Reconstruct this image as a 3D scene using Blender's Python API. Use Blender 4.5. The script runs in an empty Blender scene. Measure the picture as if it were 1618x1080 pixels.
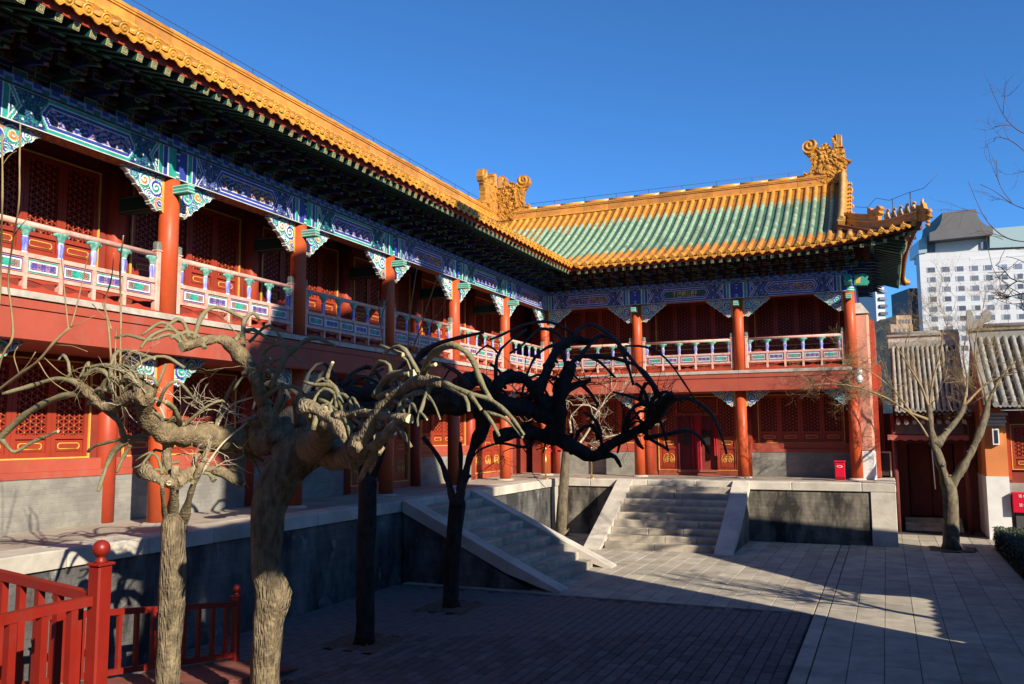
import bpy, math, random
import numpy as np
from mathutils import Matrix, Vector
random.seed(7); RNG = np.random.default_rng(7)
C = bpy.context.scene.collection
scene = bpy.context.scene

# ---------------------------------------------------------------- camera
F_PX, YAW, PITCH, ROLL, EYE = 1358.9, -0.4079, 0.1056, -0.0056, 2.9494
_fw = Vector((math.sin(YAW)*math.cos(PITCH), math.cos(YAW)*math.cos(PITCH), math.sin(PITCH)))
_r = Vector((math.cos(YAW), -math.sin(YAW), 0.0)); _u = _r.cross(_fw)
CR = _r*math.cos(ROLL)+_u*math.sin(ROLL); CU = -_r*math.sin(ROLL)+_u*math.cos(ROLL); CF = _fw
cam = bpy.data.cameras.new('camera'); cam.sensor_width = 36.0; cam.lens = 36.0*F_PX/1618.0
cam.clip_start = 0.1; cam.clip_end = 2000.0
camo = bpy.data.objects.new('camera', cam); C.objects.link(camo)
camo.matrix_world = Matrix(((CR.x, CU.x, -CF.x, 0), (CR.y, CU.y, -CF.y, 0), (CR.z, CU.z, -CF.z, EYE), (0, 0, 0, 1)))
scene.camera = camo

# ---------------------------------------------------------------- sky and sun
SUN = Vector((1.0, -0.606, 0.585)).normalized()
world = bpy.data.worlds.new('World'); scene.world = world; world.use_nodes = True
wn = world.node_tree.nodes; wl = world.node_tree.links
bg = wn['Background']; sky = wn.new('ShaderNodeTexSky'); sky.sky_type = 'NISHITA'; sky.sun_disc = False
sky.sun_elevation = math.asin(SUN.z); sky.sun_rotation = math.atan2(SUN.x, SUN.y)
sky.altitude = 3000.0; sky.air_density = 1.0; sky.dust_density = 0.0; sky.ozone_density = 4.0
bg.inputs['Strength'].default_value = 0.100
tint = wn.new('ShaderNodeMix'); tint.data_type = 'RGBA'; tint.blend_type = 'MULTIPLY'; tint.inputs[0].default_value = 1.0; tint.inputs[7].default_value = (0.48, 0.92, 1.22, 1)   # deep dry winter blue
wl.new(sky.outputs['Color'], tint.inputs[6]); wl.new(tint.outputs[2], bg.inputs['Color'])
sl = bpy.data.lights.new('sun', 'SUN'); sl.energy = 5.0; sl.angle = math.radians(0.55); sl.color = (1.0, 0.90, 0.74)
so = bpy.data.objects.new('sun', sl); C.objects.link(so)
so.rotation_euler = SUN.to_track_quat('Z', 'Y').to_euler(); so.location = (20, -10, 30)
scene.view_settings.view_transform = 'Standard'; scene.view_settings.look = 'None'
scene.view_settings.exposure = 0.72; scene.view_settings.gamma = 1.0
scene.view_settings.use_curve_mapping = False
scene.cycles.use_denoising = True
scene.cycles.max_bounces = 5; scene.cycles.diffuse_bounces = 2; scene.cycles.glossy_bounces = 2
scene.cycles.transmission_bounces = 2; scene.cycles.transparent_max_bounces = 4

# ---------------------------------------------------------------- survey of the place (metres)
XL, Y0, BY, BX = -10.204, 10.029, 3.26, 3.133
YW = Y0+5*BY; XE = XL+3*BX
TERR, FLOOR2, BEAM0, BEAM1, ARCH0, ARCH1 = 1.6, 4.77, 4.16, 4.66, 6.95, 7.43
TX, TY, TXE = XL+1.131, YW-1.838, XE+0.97     # terrace edges
MW = Matrix.Translation((XL, 0, 0)) @ Matrix.Rotation(math.pi/2, 4, 'Z')
MN = Matrix.Translation((0, YW, 0))
ME = Matrix.Translation((XE, 0, 0)) @ Matrix.Rotation(math.pi/2, 4, 'Z')
def at(px, py, depth):
    """point that stands `depth` metres in front of the survey camera, on the sight line of photo pixel (px,py)"""
    return Vector((0, 0, EYE)) + (CF*F_PX + CR*(px-809) + CU*(540-py))*(depth/F_PX)

# ---------------------------------------------------------------- materials
MATS = {}
def mat(name, col, rough=0.7, var=0.0, vscale=3.0, bump=0.0, bscale=30.0, col2=None, objvar=0.0, metal=0.0, spec=0.4, coat=0.0, stretch=(1,1,1), thr=(0.3,0.7), wear=None):
    if name in MATS: return MATS[name]
    m = bpy.data.materials.new(name); m.use_nodes = True; MATS[name] = m
    nt = m.node_tree; N = nt.nodes; L = nt.links; b = N['Principled BSDF']
    b.inputs['Roughness'].default_value = rough; b.inputs['Metallic'].default_value = metal
    b.inputs['Specular IOR Level'].default_value = spec; b.inputs['Coat Weight'].default_value = coat
    c = (*col, 1)
    geo = N.new('ShaderNodeNewGeometry'); mp = N.new('ShaderNodeMapping'); mp.inputs['Scale'].default_value = stretch
    L.new(geo.outputs['Position'], mp.inputs['Vector'])
    out = None
    if col2 is not None or var > 0:
        n = N.new('ShaderNodeTexNoise'); n.inputs['Scale'].default_value = vscale; n.inputs['Detail'].default_value = 6.0; n.inputs['Roughness'].default_value = 0.62
        L.new(mp.outputs['Vector'], n.inputs['Vector'])
        cr = N.new('ShaderNodeValToRGB'); cr.color_ramp.elements[0].position = thr[0]; cr.color_ramp.elements[1].position = thr[1]
        if col2 is not None:
            cr.color_ramp.elements[0].color = c; cr.color_ramp.elements[1].color = (*col2, 1)
        else:
            cr.color_ramp.elements[0].color = (*[v*(1-var) for v in col], 1); cr.color_ramp.elements[1].color = (*[min(1, v*(1+var)) for v in col], 1)
        L.new(n.outputs['Fac'], cr.inputs['Fac']); out = cr.outputs['Color']
    if wear is not None:           # dusty, chipped or faded patches: (colour, amount, scale)
        wn_ = N.new('ShaderNodeTexNoise'); wn_.inputs['Scale'].default_value = wear[2]; wn_.inputs['Detail'].default_value = 9.0; wn_.inputs['Roughness'].default_value = 0.72
        wm = N.new('ShaderNodeMapping'); wm.inputs['Scale'].default_value = (1, 1, 0.45); wm.inputs['Location'].default_value = (3.1, 5.7, 1.9); L.new(geo.outputs['Position'], wm.inputs['Vector']); L.new(wm.outputs['Vector'], wn_.inputs['Vector'])
        wr = N.new('ShaderNodeValToRGB'); wr.color_ramp.elements[0].position = 0.50; wr.color_ramp.elements[1].position = 0.70; wr.color_ramp.elements[0].color = (0,0,0,1); wr.color_ramp.elements[1].color = (wear[1],)*3+(1,)
        L.new(wn_.outputs['Fac'], wr.inputs['Fac']); wx = N.new('ShaderNodeMix'); wx.data_type = 'RGBA'; L.new(wr.outputs['Color'], wx.inputs[0]); wx.inputs[7].default_value = (*wear[0], 1); wx.inputs[6].default_value = c
        if out is not None: L.new(out, wx.inputs[6])
        out = wx.outputs[2]
        rr = N.new('ShaderNodeMapRange'); rr.inputs['To Min'].default_value = rough; rr.inputs['To Max'].default_value = min(1.0, rough+0.35); L.new(wr.outputs['Color'], rr.inputs['Value']); L.new(rr.outputs['Result'], b.inputs['Roughness'])
    if objvar > 0:
        oi = N.new('ShaderNodeObjectInfo'); mr = N.new('ShaderNodeMapRange')
        mr.inputs['To Min'].default_value = 1-objvar; mr.inputs['To Max'].default_value = 1+objvar
        L.new(oi.outputs['Random'], mr.inputs['Value'])
        hs = N.new('ShaderNodeHueSaturation'); hs.inputs['Color'].default_value = c
        L.new(mr.outputs['Result'], hs.inputs['Value'])
        if out is not None: L.new(out, hs.inputs['Color'])
        out = hs.outputs['Color']
    if out is not None: L.new(out, b.inputs['Base Color'])
    else: b.inputs['Base Color'].default_value = c
    if bump > 0:
        n2 = N.new('ShaderNodeTexNoise'); n2.inputs['Scale'].default_value = bscale; n2.inputs['Detail'].default_value = 5.0
        L.new(mp.outputs['Vector'], n2.inputs['Vector'])
        bp = N.new('ShaderNodeBump'); bp.inputs['Strength'].default_value = bump; bp.inputs['Distance'].default_value = 0.02
        L.new(n2.outputs['Fac'], bp.inputs['Height']); L.new(bp.outputs['Normal'], b.inputs['Normal'])
    return m
def paint_mat(name, rough=0.55):
    if name in MATS: return MATS[name]
    m = bpy.data.materials.new(name); m.use_nodes = True; MATS[name] = m
    N = m.node_tree.nodes; L = m.node_tree.links; b = N['Principled BSDF']; b.inputs['Roughness'].default_value = rough
    a = N.new('ShaderNodeVertexColor'); a.layer_name = 'Col'
    geo = N.new('ShaderNodeNewGeometry'); n = N.new('ShaderNodeTexNoise'); n.inputs['Scale'].default_value = 9.0; n.inputs['Detail'].default_value = 5.0
    L.new(geo.outputs['Position'], n.inputs['Vector'])
    mr = N.new('ShaderNodeMapRange'); mr.inputs['From Min'].default_value = .3; mr.inputs['From Max'].default_value = .7; mr.inputs['To Min'].default_value = .72; mr.inputs['To Max'].default_value = 1.1
    L.new(n.outputs['Fac'], mr.inputs['Value'])
    mx = N.new('ShaderNodeMix'); mx.data_type = 'RGBA'; mx.blend_type = 'MULTIPLY'; mx.inputs[0].default_value = 1.0
    L.new(a.outputs['Color'], mx.inputs[6]); L.new(mr.outputs['Result'], mx.inputs[7]); L.new(mx.outputs[2], b.inputs['Base Color'])
    return m
def masonry_mat(name, c1, c2, mortar, bw, bh, axis, stain=(0.03,0.03,0.032), stain_amt=0.6, stain_scale=0.8, lo=0.45, hi=0.62, white=0.0, streak=1.0):
    """coursed masonry in world space with weather stains; axis 0: wall runs along X, 1: along Y"""
    if name in MATS: return MATS[name]
    m = bpy.data.materials.new(name); m.use_nodes = True; MATS[name] = m
    N = m.node_tree.nodes; L = m.node_tree.links; b = N['Principled BSDF']; b.inputs['Roughness'].default_value = 0.88; b.inputs['Specular IOR Level'].default_value = 0.25
    geo = N.new('ShaderNodeNewGeometry'); sep = N.new('ShaderNodeSeparateXYZ'); L.new(geo.outputs['Position'], sep.inputs[0])
    cmb = N.new('ShaderNodeCombineXYZ'); L.new(sep.outputs[axis], cmb.inputs[0]); L.new(sep.outputs[2], cmb.inputs[1])
    br = N.new('ShaderNodeTexBrick'); br.inputs['Scale'].default_value = 1.0; br.inputs['Brick Width'].default_value = bw; br.inputs['Row Height'].default_value = bh
    br.inputs['Mortar Size'].default_value = 0.006; br.inputs['Mortar Smooth'].default_value = 0.6
    br.inputs['Color1'].default_value = (*c1, 1); br.inputs['Color2'].default_value = (*c2, 1); br.inputs['Mortar'].default_value = (*mortar, 1)
    L.new(cmb.outputs[0], br.inputs['Vector'])
    n = N.new('ShaderNodeTexNoise'); n.inputs['Scale'].default_value = stain_scale; n.inputs['Detail'].default_value = 8.0; n.inputs['Roughness'].default_value = 0.65
    smp = N.new('ShaderNodeMapping'); smp.inputs['Scale'].default_value = (1, 1, streak); L.new(geo.outputs['Position'], smp.inputs['Vector']); L.new(smp.outputs['Vector'], n.inputs['Vector'])
    cr = N.new('ShaderNodeValToRGB'); cr.color_ramp.elements[0].position = lo; cr.color_ramp.elements[1].position = hi
    cr.color_ramp.elements[0].color = (0, 0, 0, 1); cr.color_ramp.elements[1].color = (stain_amt,)*3+(1,)
    L.new(n.outputs['Fac'], cr.inputs['Fac'])
    mx = N.new('ShaderNodeMix'); mx.data_type = 'RGBA'; L.new(cr.outputs['Color'], mx.inputs[0]); L.new(br.outputs['Color'], mx.inputs[6]); mx.inputs[7].default_value = (*stain, 1)
    res = mx.outputs[2]
    if white > 0:
        n3 = N.new('ShaderNodeTexNoise'); n3.inputs['Scale'].default_value = 2.3; n3.inputs['Detail'].default_value = 9.0; n3.inputs['Roughness'].default_value = 0.72
        mp = N.new('ShaderNodeMapping'); mp.inputs['Location'].default_value = (7.3, 1.1, 3.7); mp.inputs['Scale'].default_value = (1, 1, 0.6); L.new(geo.outputs['Position'], mp.inputs['Vector']); L.new(mp.outputs['Vector'], n3.inputs['Vector'])
        c3 = N.new('ShaderNodeValToRGB'); c3.color_ramp.elements[0].position = 0.6; c3.color_ramp.elements[1].position = 0.72
        c3.color_ramp.elements[0].color = (0, 0, 0, 1); c3.color_ramp.elements[1].color = (white,)*3+(1,)
        L.new(n3.outputs['Fac'], c3.inputs['Fac'])
        m2 = N.new('ShaderNodeMix'); m2.data_type = 'RGBA'; L.new(c3.outputs['Color'], m2.inputs[0]); L.new(res, m2.inputs[6]); m2.inputs[7].default_value = (0.42, 0.42, 0.4, 1)
        res = m2.outputs[2]
    L.new(res, b.inputs['Base Color'])
    bp = N.new('ShaderNodeBump'); bp.inputs['Strength'].default_value = 0.5; bp.inputs['Distance'].default_value = 0.015
    ad = N.new('ShaderNodeMath'); ad.operation = 'ADD'; L.new(n.outputs['Fac'], ad.inputs[0]); L.new(br.outputs['Fac'], ad.inputs[1])
    L.new(ad.outputs[0], bp.inputs['Height']); bp.invert = True; L.new(bp.outputs['Normal'], b.inputs['Normal'])
    return m

RED = mat('red_lacquer', (0.37, 0.050, 0.022), 0.45, var=0.16, vscale=2.2, bump=0.06, bscale=14, spec=0.3, wear=((0.24,0.10,0.07), 0.5, 3.5))
REDCOL = mat('column_vermilion', (0.50, 0.078, 0.022), 0.42, var=0.16, vscale=1.7, bump=0.07, bscale=9, spec=0.3, wear=((0.30,0.085,0.045), 0.65, 4.0))
REDWALL = mat('wall_red_paint', (0.22, 0.030, 0.017), 0.75, var=0.18, vscale=2.0, bump=0.08, wear=((0.15,0.05,0.04), 0.5, 2.5))
PINK = mat('faded_pink_red', (0.66, 0.40, 0.33), 0.65, col2=(0.54, 0.22, 0.15), vscale=9.0, thr=(0.45,0.72))
FASCIA = mat('fascia_red', (0.37, 0.070, 0.040), 0.65, var=0.14, vscale=1.4, bump=0.08, bscale=8, wear=((0.33,0.13,0.095), 0.6, 3.0))
GOLD = mat('gold_trim', (0.66, 0.40, 0.07), 0.38, var=0.15, vscale=8, spec=0.5)
SILL = mat('pale_stone_edge', (0.42, 0.37, 0.31), 0.8, var=0.3, vscale=5)
STONE = mat('white_stone', (0.55, 0.50, 0.42), 0.82, col2=(0.33, 0.30, 0.25), vscale=1.6, bump=0.25, bscale=22, objvar=0.12, thr=(0.38, 0.72))
STONE2 = mat('worn_step_stone', (0.46, 0.40, 0.31), 0.85, col2=(0.22, 0.19, 0.16), vscale=2.6, bump=0.4, bscale=18, objvar=0.16, thr=(0.4, 0.75))
TERRTOP = mat('terrace_paving', (0.36, 0.30, 0.24), 0.85, var=0.22, vscale=1.5, bump=0.2, bscale=25, objvar=0.1)
SLABM = mat('granite_slab', (0.39, 0.345, 0.27), 0.8, var=0.22, vscale=2.2, bump=0.25, bscale=50, objvar=0.16, wear=((0.24,0.21,0.175), 0.7, 2.2))
BRICKM = mat('grey_paver', (0.11, 0.10, 0.095), 0.85, var=0.25, vscale=6, bump=0.25, bscale=50, objvar=0.3)
GROUT = mat('dark_joint', (0.06, 0.055, 0.05), 0.95, var=0.3)
SOIL = mat('dry_soil', (0.11, 0.085, 0.06), 0.95, var=0.4, vscale=12, bump=0.6, bscale=40)
YTILE = mat('yellow_glaze', (0.60, 0.27, 0.026), 0.34, var=0.22, vscale=4.0, objvar=0.18, wear=((0.34,0.20,0.08), 0.5, 9.0), spec=0.5, coat=0.15, bump=0.08, bscale=12)
YTILE2 = mat('orange_glaze', (0.52, 0.21, 0.028), 0.4, var=0.28, vscale=3.0, objvar=0.2, wear=((0.30,0.19,0.09), 0.6, 7.0), spec=0.5, bump=0.1, bscale=10)
YPALE = mat('weathered_yellow_glaze', (0.50, 0.29, 0.09), 0.5, var=0.25, vscale=5, objvar=0.16, bump=0.1)
YREL = mat('carved_yellow_glaze', (0.46, 0.195, 0.02), 0.5, var=0.35, vscale=9, spec=0.4, bump=0.35, bscale=30, wear=((0.22,0.12,0.05), 0.6, 8.0))
GTILE = mat('green_glaze', (0.21, 0.30, 0.19), 0.42, var=0.3, vscale=5.0, objvar=0.24, wear=((0.36,0.34,0.26), 0.55, 9.0), spec=0.5, coat=0.1, bump=0.08)
TROUGH_Y = mat('shaded_trough_yellow', (0.30, 0.12, 0.02), 0.5, var=0.3)  # trough colours darkened to hold the shade between the tile rows
TROUGH_G = mat('shaded_trough_green', (0.05, 0.13, 0.085), 0.5, var=0.3)
DARKRED = mat('rafter_dark_red', (0.13, 0.028, 0.02), 0.65, var=0.2)
BLUE = mat('mineral_blue', (0.035, 0.055, 0.34), 0.6, var=0.2, vscale=6)
NAVY = mat('deep_blue', (0.014, 0.022, 0.12), 0.6, var=0.2)
GREEN = mat('mineral_green', (0.03, 0.30, 0.22), 0.6, var=0.2, vscale=6)
DGREEN = mat('dark_green', (0.012, 0.07, 0.06), 0.6, var=0.2)
WHITE = mat('white_paint', (0.74, 0.72, 0.68), 0.6, var=0.1)
OUTL = mat('painted_outline', (0.30, 0.26, 0.16), 0.6)
DARK = mat('dark_interior', (0.012, 0.01, 0.009), 0.7)
PAPER = mat('dark_window_paper', (0.03, 0.02, 0.016), 0.6)
PAINT = paint_mat('polychrome_painting')
DADO_W = masonry_mat('grey_brick_dado_w', (0.29, 0.275, 0.235), (0.24, 0.23, 0.20), (0.30, 0.285, 0.25), 0.28, 0.07, 1, stain=(0.15, 0.14, 0.13), stain_amt=0.6, stain_scale=2.2)
DADO_N = masonry_mat('grey_brick_dado_n', (0.29, 0.275, 0.235), (0.24, 0.23, 0.20), (0.30, 0.285, 0.25), 0.28, 0.07, 0, stain=(0.15, 0.14, 0.13), stain_amt=0.6, stain_scale=2.2)
TERR_W = masonry_mat('stained_terrace_brick_w', (0.20, 0.19, 0.175), (0.16, 0.155, 0.145), (0.165, 0.155, 0.145), 0.44, 0.105, 1, stain=(0.028, 0.027, 0.027), stain_amt=0.95, stain_scale=1.5, lo=0.36, hi=0.60, white=0.85, streak=0.45)
TERR_N = masonry_mat('stained_terrace_brick_n', (0.27, 0.235, 0.18), (0.20, 0.175, 0.14), (0.19, 0.165, 0.13), 0.44, 0.105, 0, stain=(0.022, 0.02, 0.02), stain_amt=0.96, stain_scale=1.7, lo=0.36, hi=0.58, white=0.4, streak=0.4)

# ---------------------------------------------------------------- mesh helpers
WM = {}     # world matrix of every object that parents something
def setw(o, parent, M):
    if parent is not None:
        o.parent = parent; o.matrix_basis = WM[parent.name].inverted() @ M
    else: o.matrix_basis = M
    WM[o.name] = M.copy()
def link(name, me, parent=None, M=None):
    o = bpy.data.objects.new(name, me); C.objects.link(o)
    setw(o, parent, Matrix.Identity(4) if M is None else M)
    return o
def thing(name, label, cat, loc=(0, 0, 0), group=None):
    o = bpy.data.objects.new(name, None); C.objects.link(o); o.empty_display_size = 0.2
    setw(o, None, Matrix.Translation(loc)); o['label'] = label; o['category'] = cat
    if group: o['group'] = group
    return o
def tag(o, label, cat, group=None):
    o['label'] = label; o['category'] = cat
    if group: o['group'] = group
    return o
class MB:
    def __init__(s): s.v = []; s.f = []; s.m = []; s.sm = []; s.mats = []
    def mi(s, m):
        if m not in s.mats: s.mats.append(m)
        return s.mats.index(m)
    def add(s, vs, fs, m, smooth=False):
        b = len(s.v); i = s.mi(m); s.v.extend(tuple(v) for v in vs)
        for f in fs: s.f.append(tuple(b+k for k in f)); s.m.append(i); s.sm.append(smooth)
    def box(s, x0, x1, y0, y1, z0, z1, m):
        if x0 > x1: x0, x1 = x1, x0
        if y0 > y1: y0, y1 = y1, y0
        vs = [(x0,y0,z0),(x1,y0,z0),(x1,y1,z0),(x0,y1,z0),(x0,y0,z1),(x1,y0,z1),(x1,y1,z1),(x0,y1,z1)]
        s.add(vs, [(0,3,2,1),(4,5,6,7),(0,1,5,4),(1,2,6,5),(2,3,7,6),(3,0,4,7)], m)
    def bbox(s, x0, x1, y0, y1, z0, z1, m, c=0.012):
        """box with chamfered top and vertical edges"""
        pts = lambda i: [(x0+i,y0),(x1-i,y0),(x1,y0+i),(x1,y1-i),(x1-i,y1),(x0+i,y1),(x0,y1-i),(x0,y0+i)]
        P = pts(c); Q = [(x0+c+(p[0]-x0-c)*1.0, p[1]) for p in P]
        xm, ym = (x0+x1)/2, (y0+y1)/2; sx = 1-2*c/(x1-x0); sy = 1-2*c/(y1-y0)
        T = [(xm+(p[0]-xm)*sx, ym+(p[1]-ym)*sy) for p in P]
        vs = [(p[0],p[1],z0) for p in P]+[(p[0],p[1],z1-c) for p in P]+[(p[0],p[1],z1) for p in T]
        fs = [tuple(reversed(range(8)))]+[(i,(i+1)%8,8+(i+1)%8,8+i) for i in range(8)]+[(8+i,8+(i+1)%8,16+(i+1)%8,16+i) for i in range(8)]+[tuple(range(16,24))]
        s.add(vs, fs, m)
    def hexa(s, p, m):
        """8 corners: bottom 4 counter-clockwise from above, then top 4"""
        s.add(p, [(0,3,2,1),(4,5,6,7),(0,1,5,4),(1,2,6,5),(2,3,7,6),(3,0,4,7)], m)
    def obox(s, a, b, w, h, m, up=Vector((0,0,1))):
        """square bar from a to b, w wide, h high"""
        a = Vector(a); b = Vector(b); d = (b-a).normalized(); sd = d.cross(up)
        if sd.length < 1e-5: sd = Vector((1,0,0))
        sd.normalize(); u2 = sd.cross(d).normalized(); p = []
        for q in (a, b):
            for (i, j) in ((-1,-1),(1,-1),(1,1),(-1,1)): p.append(q+sd*(i*w/2)+u2*(j*h/2))
        s.add(p, [(0,3,2,1),(4,5,6,7),(0,1,5,4),(1,2,6,5),(2,3,7,6),(3,0,4,7)], m)
    def tube(s, pts, rad, n, m, capm=None, cap0=True):
        pts = [Vector(p) for p in pts]; k = len(pts); vs = []
        t0 = (pts[1]-pts[0]).normalized(); a = Vector((0,0,1)) if abs(t0.z) < 0.9 else Vector((1,0,0))
        nrm = (a - t0*a.dot(t0)).normalized()
        for i in range(k):
            t = (pts[min(i+1,k-1)]-pts[max(i-1,0)])
            t = t.normalized() if t.length > 1e-9 else t0
            nrm = nrm - t*nrm.dot(t); nrm = nrm.normalized() if nrm.length > 1e-6 else t.orthogonal().normalized()
            bn = t.cross(nrm); r = rad[i] if hasattr(rad, '__len__') else rad
            rr = r if hasattr(r, '__len__') else [r]*n
            for j in range(n):
                an = 2*math.pi*j/n; vs.append(pts[i]+nrm*(math.cos(an)*rr[j])+bn*(math.sin(an)*rr[j]))
        fs = [(i*n+j, i*n+(j+1)%n, (i+1)*n+(j+1)%n, (i+1)*n+j) for i in range(k-1) for j in range(n)]
        b = len(s.v); s.add(vs, fs, m, True)
        cm = s.mi(capm or m)
        if cap0: s.f.append(tuple(b+j for j in reversed(range(n)))); s.m.append(s.mi(m)); s.sm.append(False)
        s.f.append(tuple(b+(k-1)*n+j for j in range(n))); s.m.append(cm); s.sm.append(False)
    def cyl(s, x, y, z0, z1, r0, r1, n, m):
        s.tube([(x,y,z0),(x,y,z1)], [r0, r1], n, m)
    def lathe(s, prof, n, m, cx=0, cy=0, sx=1.0, sy=1.0):
        """prof: (r, z) or (r, z, material)"""
        k = len(prof); vs = []
        for p in prof:
            for j in range(n):
                a = 2*math.pi*j/n; vs.append((cx+p[0]*sx*math.cos(a), cy+p[0]*sy*math.sin(a), p[1]))
        b = len(s.v); s.v.extend(vs)
        for i in range(k-1):
            mm = s.mi(prof[i][2] if len(prof[i]) > 2 else m)
            for j in range(n): s.f.append((b+i*n+j, b+i*n+(j+1)%n, b+(i+1)*n+(j+1)%n, b+(i+1)*n+j)); s.m.append(mm); s.sm.append(True)
        s.f.append(tuple(b+j for j in reversed(range(n)))); s.m.append(s.mi(m)); s.sm.append(False)
        s.f.append(tuple(b+(k-1)*n+j for j in range(n))); s.m.append(s.mi(m)); s.sm.append(False)
    def prism(s, outl, y0, y1, m, plane='xz'):
        """outline (counter-clockwise seen from -y) extruded along y"""
        n = len(outl); vs = [(p[0], y0, p[1]) for p in outl]+[(p[0], y1, p[1]) for p in outl]
        fs = [tuple(range(n)), tuple(reversed(range(n, 2*n)))]+[(i, n+i, n+(i+1)%n, (i+1)%n) for i in range(n)]
        s.add(vs, fs, m)
    def mesh(s, name):
        me = bpy.data.meshes.new(name); me.from_pydata([tuple(v) for v in s.v], [], s.f)
        for m in s.mats: me.materials.append(m)
        me.polygons.foreach_set('material_index', s.m); me.polygons.foreach_set('use_smooth', s.sm); me.update()
        return me
    def build(s, name, parent=None, M=None):
        return link(name, s.mesh(name), parent, M)
def grid_mesh(name, xs, zs, colf, y=0.0, mask=None, relief=None, thick=0.0, mat_=None):
    """painted plate facing -y: cells coloured by colf(U,V) (arrays) -> rgb; optional mask and relief; thick closes it as a slab"""
    nx, nz = len(xs), len(zs); X, Z = np.meshgrid(xs, zs); 
    U = (X[:-1,:-1]+X[1:,1:])/2; V = (Z[:-1,:-1]+Z[1:,1:])/2
    col = colf(U, V); R = np.zeros_like(X) if relief is None else relief(X, Z)
    keep = np.ones_like(U, bool) if mask is None else mask(U, V)
    verts = np.stack([X, np.full_like(X, y)-R, Z], -1).reshape(-1, 3)
    idx = np.arange(nx*nz).reshape(nz, nx)
    q = np.stack([idx[:-1,:-1], idx[:-1,1:], idx[1:,1:], idx[1:,:-1]], -1)[keep]
    cc = col[keep]
    faces = q.tolist(); vlist = verts.tolist(); cols = cc.tolist()
    if thick > 0:
        b = len(vlist); back = verts.copy(); back[:,1] = y+thick+R.reshape(-1)
        vlist += back.tolist(); faces += (q[:, ::-1]+b).tolist(); cols += cc.tolist()
        kp = np.zeros((nz+1, nx+1), bool); kp[1:-1,1:-1] = keep
        for (dj, di, a0, a1) in ((-1,0,(0,0),(0,1)),(1,0,(1,1),(1,0)),(0,-1,(1,0),(0,0)),(0,1,(0,1),(1,1))):
            nb = kp[1+dj:nz+dj, 1+di:nx+di] if True else None
            ed = keep & ~nb; J, I = np.nonzero(ed)
            for j, i in zip(J, I):
                p = idx[j+a0[0], i+a0[1]]; r = idx[j+a1[0], i+a1[1]]
                faces.append([int(r), int(p), int(p)+b, int(r)+b]); cols.append(col[j, i].tolist())
    me = bpy.data.meshes.new(name); me.from_pydata(vlist, [], faces)
    me.materials.append(mat_ or PAINT)
    ca = me.color_attributes.new('Col', 'FLOAT_COLOR', 'CORNER')
    ln = np.array([len(f) for f in faces]); arr = np.concatenate([np.array(cols), np.ones((len(cols), 1))], 1)
    ca.data.foreach_set('color', np.repeat(arr, ln, 0).astype(np.float32).ravel()); me.update()
    return me
def hash01(*a):
    return (math.sin(sum((i+1)*12.9898*x for i, x in enumerate(a)))*43758.5453) % 1.0

# ================================================================ the setting: ground and paving
g = MB(); g.add([(-400,-400,-0.05),(400,-400,-0.05),(400,600,-0.05),(-400,600,-0.05)], [(0,1,2,3)], GROUT)
o = g.build('ground'); o['kind'] = 'structure'; o['label'] = 'dark packed ground under the paving'
TREES_PIT = [(-6.95, 10.73), (-6.98, 13.47), (-6.62, 8.15)]
def in_pit(x, y, m=0.50):
    return any(abs(x-px) < m and abs(y-py) < m for px, py in TREES_PIT)
def depth_of(x, y, z=0.0): return (Vector((x, y, z))-Vector((0, 0, EYE))).dot(CF)
def pix(p):
    d = Vector(p)-Vector((0, 0, EYE)); z = d.dot(CF)
    return (809+F_PX*d.dot(CR)/z, 540-F_PX*d.dot(CU)/z, z)

base = MB(); base.add([(-9.0,3,-0.02),(-1.24,3,-0.02),(-1.24,15.14,-0.02),(-9.0,15.14,-0.02)], [(0,1,2,3)], GROUT)
brick_floor = base.build('brick_pavement'); brick_floor['kind'] = 'structure'; brick_floor['label'] = 'grey brick pavement in staggered rows under the trees'
def brick_mesh():
    b = MB(); b.bbox(-0.0735, 0.0735, -0.151, 0.151, -0.03, 0.0, BRICKM, 0.007); return b.mesh('paving_brick')
BM = brick_mesh(); cand = []
nx = int((9.0-1.25)/0.155)
for i in range(nx):
    x = -1.25-0.155*(i+0.5)
    yy = 6.6+(0.155 if i % 2 else 0.0)+0.06*hash01(i)
    while yy < 15.0:
        if not in_pit(x, yy):
            q = pix((x, yy, 0)); vis = 0 < q[0] < 1618 and q[1] < 1080 and q[2] > 1
            cand.append((0 if (vis and x > -6.6) else 1, q[2], x, yy))
        yy += 0.31
cand.sort()
rest = MB()
for k, (fl, dz, x, y) in enumerate(cand):
    tz = 0.004*(hash01(x, y)-0.5); ax = 0.012*(hash01(y, x)-0.5)
    if k < 300 and fl == 0:
        o = link('paving_brick', BM, brick_floor, Matrix.Translation((x, y, tz)) @ Matrix.Rotation(ax, 4, 'X'))
    else:
        rest.bbox(x-0.0735, x+0.0735, y-0.151, y+0.151, -0.03, tz, BRICKM, 0.007)
o = rest.build('paving_bricks', brick_floor); o['kind'] = 'stuff'; o['label'] = 'the remaining grey paving bricks'
# soil pits with a low brick kerb
for px, py in TREES_PIT:
    p = MB(); n = 9
    vs = [(px-0.47+0.94*i/(n-1), py-0.47+0.94*j/(n-1), -0.012+0.022*hash01(i, j, px)) for j in range(n) for i in range(n)]
    p.add(vs, [(j*n+i, j*n+i+1, (j+1)*n+i+1, (j+1)*n+i) for j in range(n-1) for i in range(n-1)], SOIL, True)
    p.build('soil_pit', brick_floor)

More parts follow.
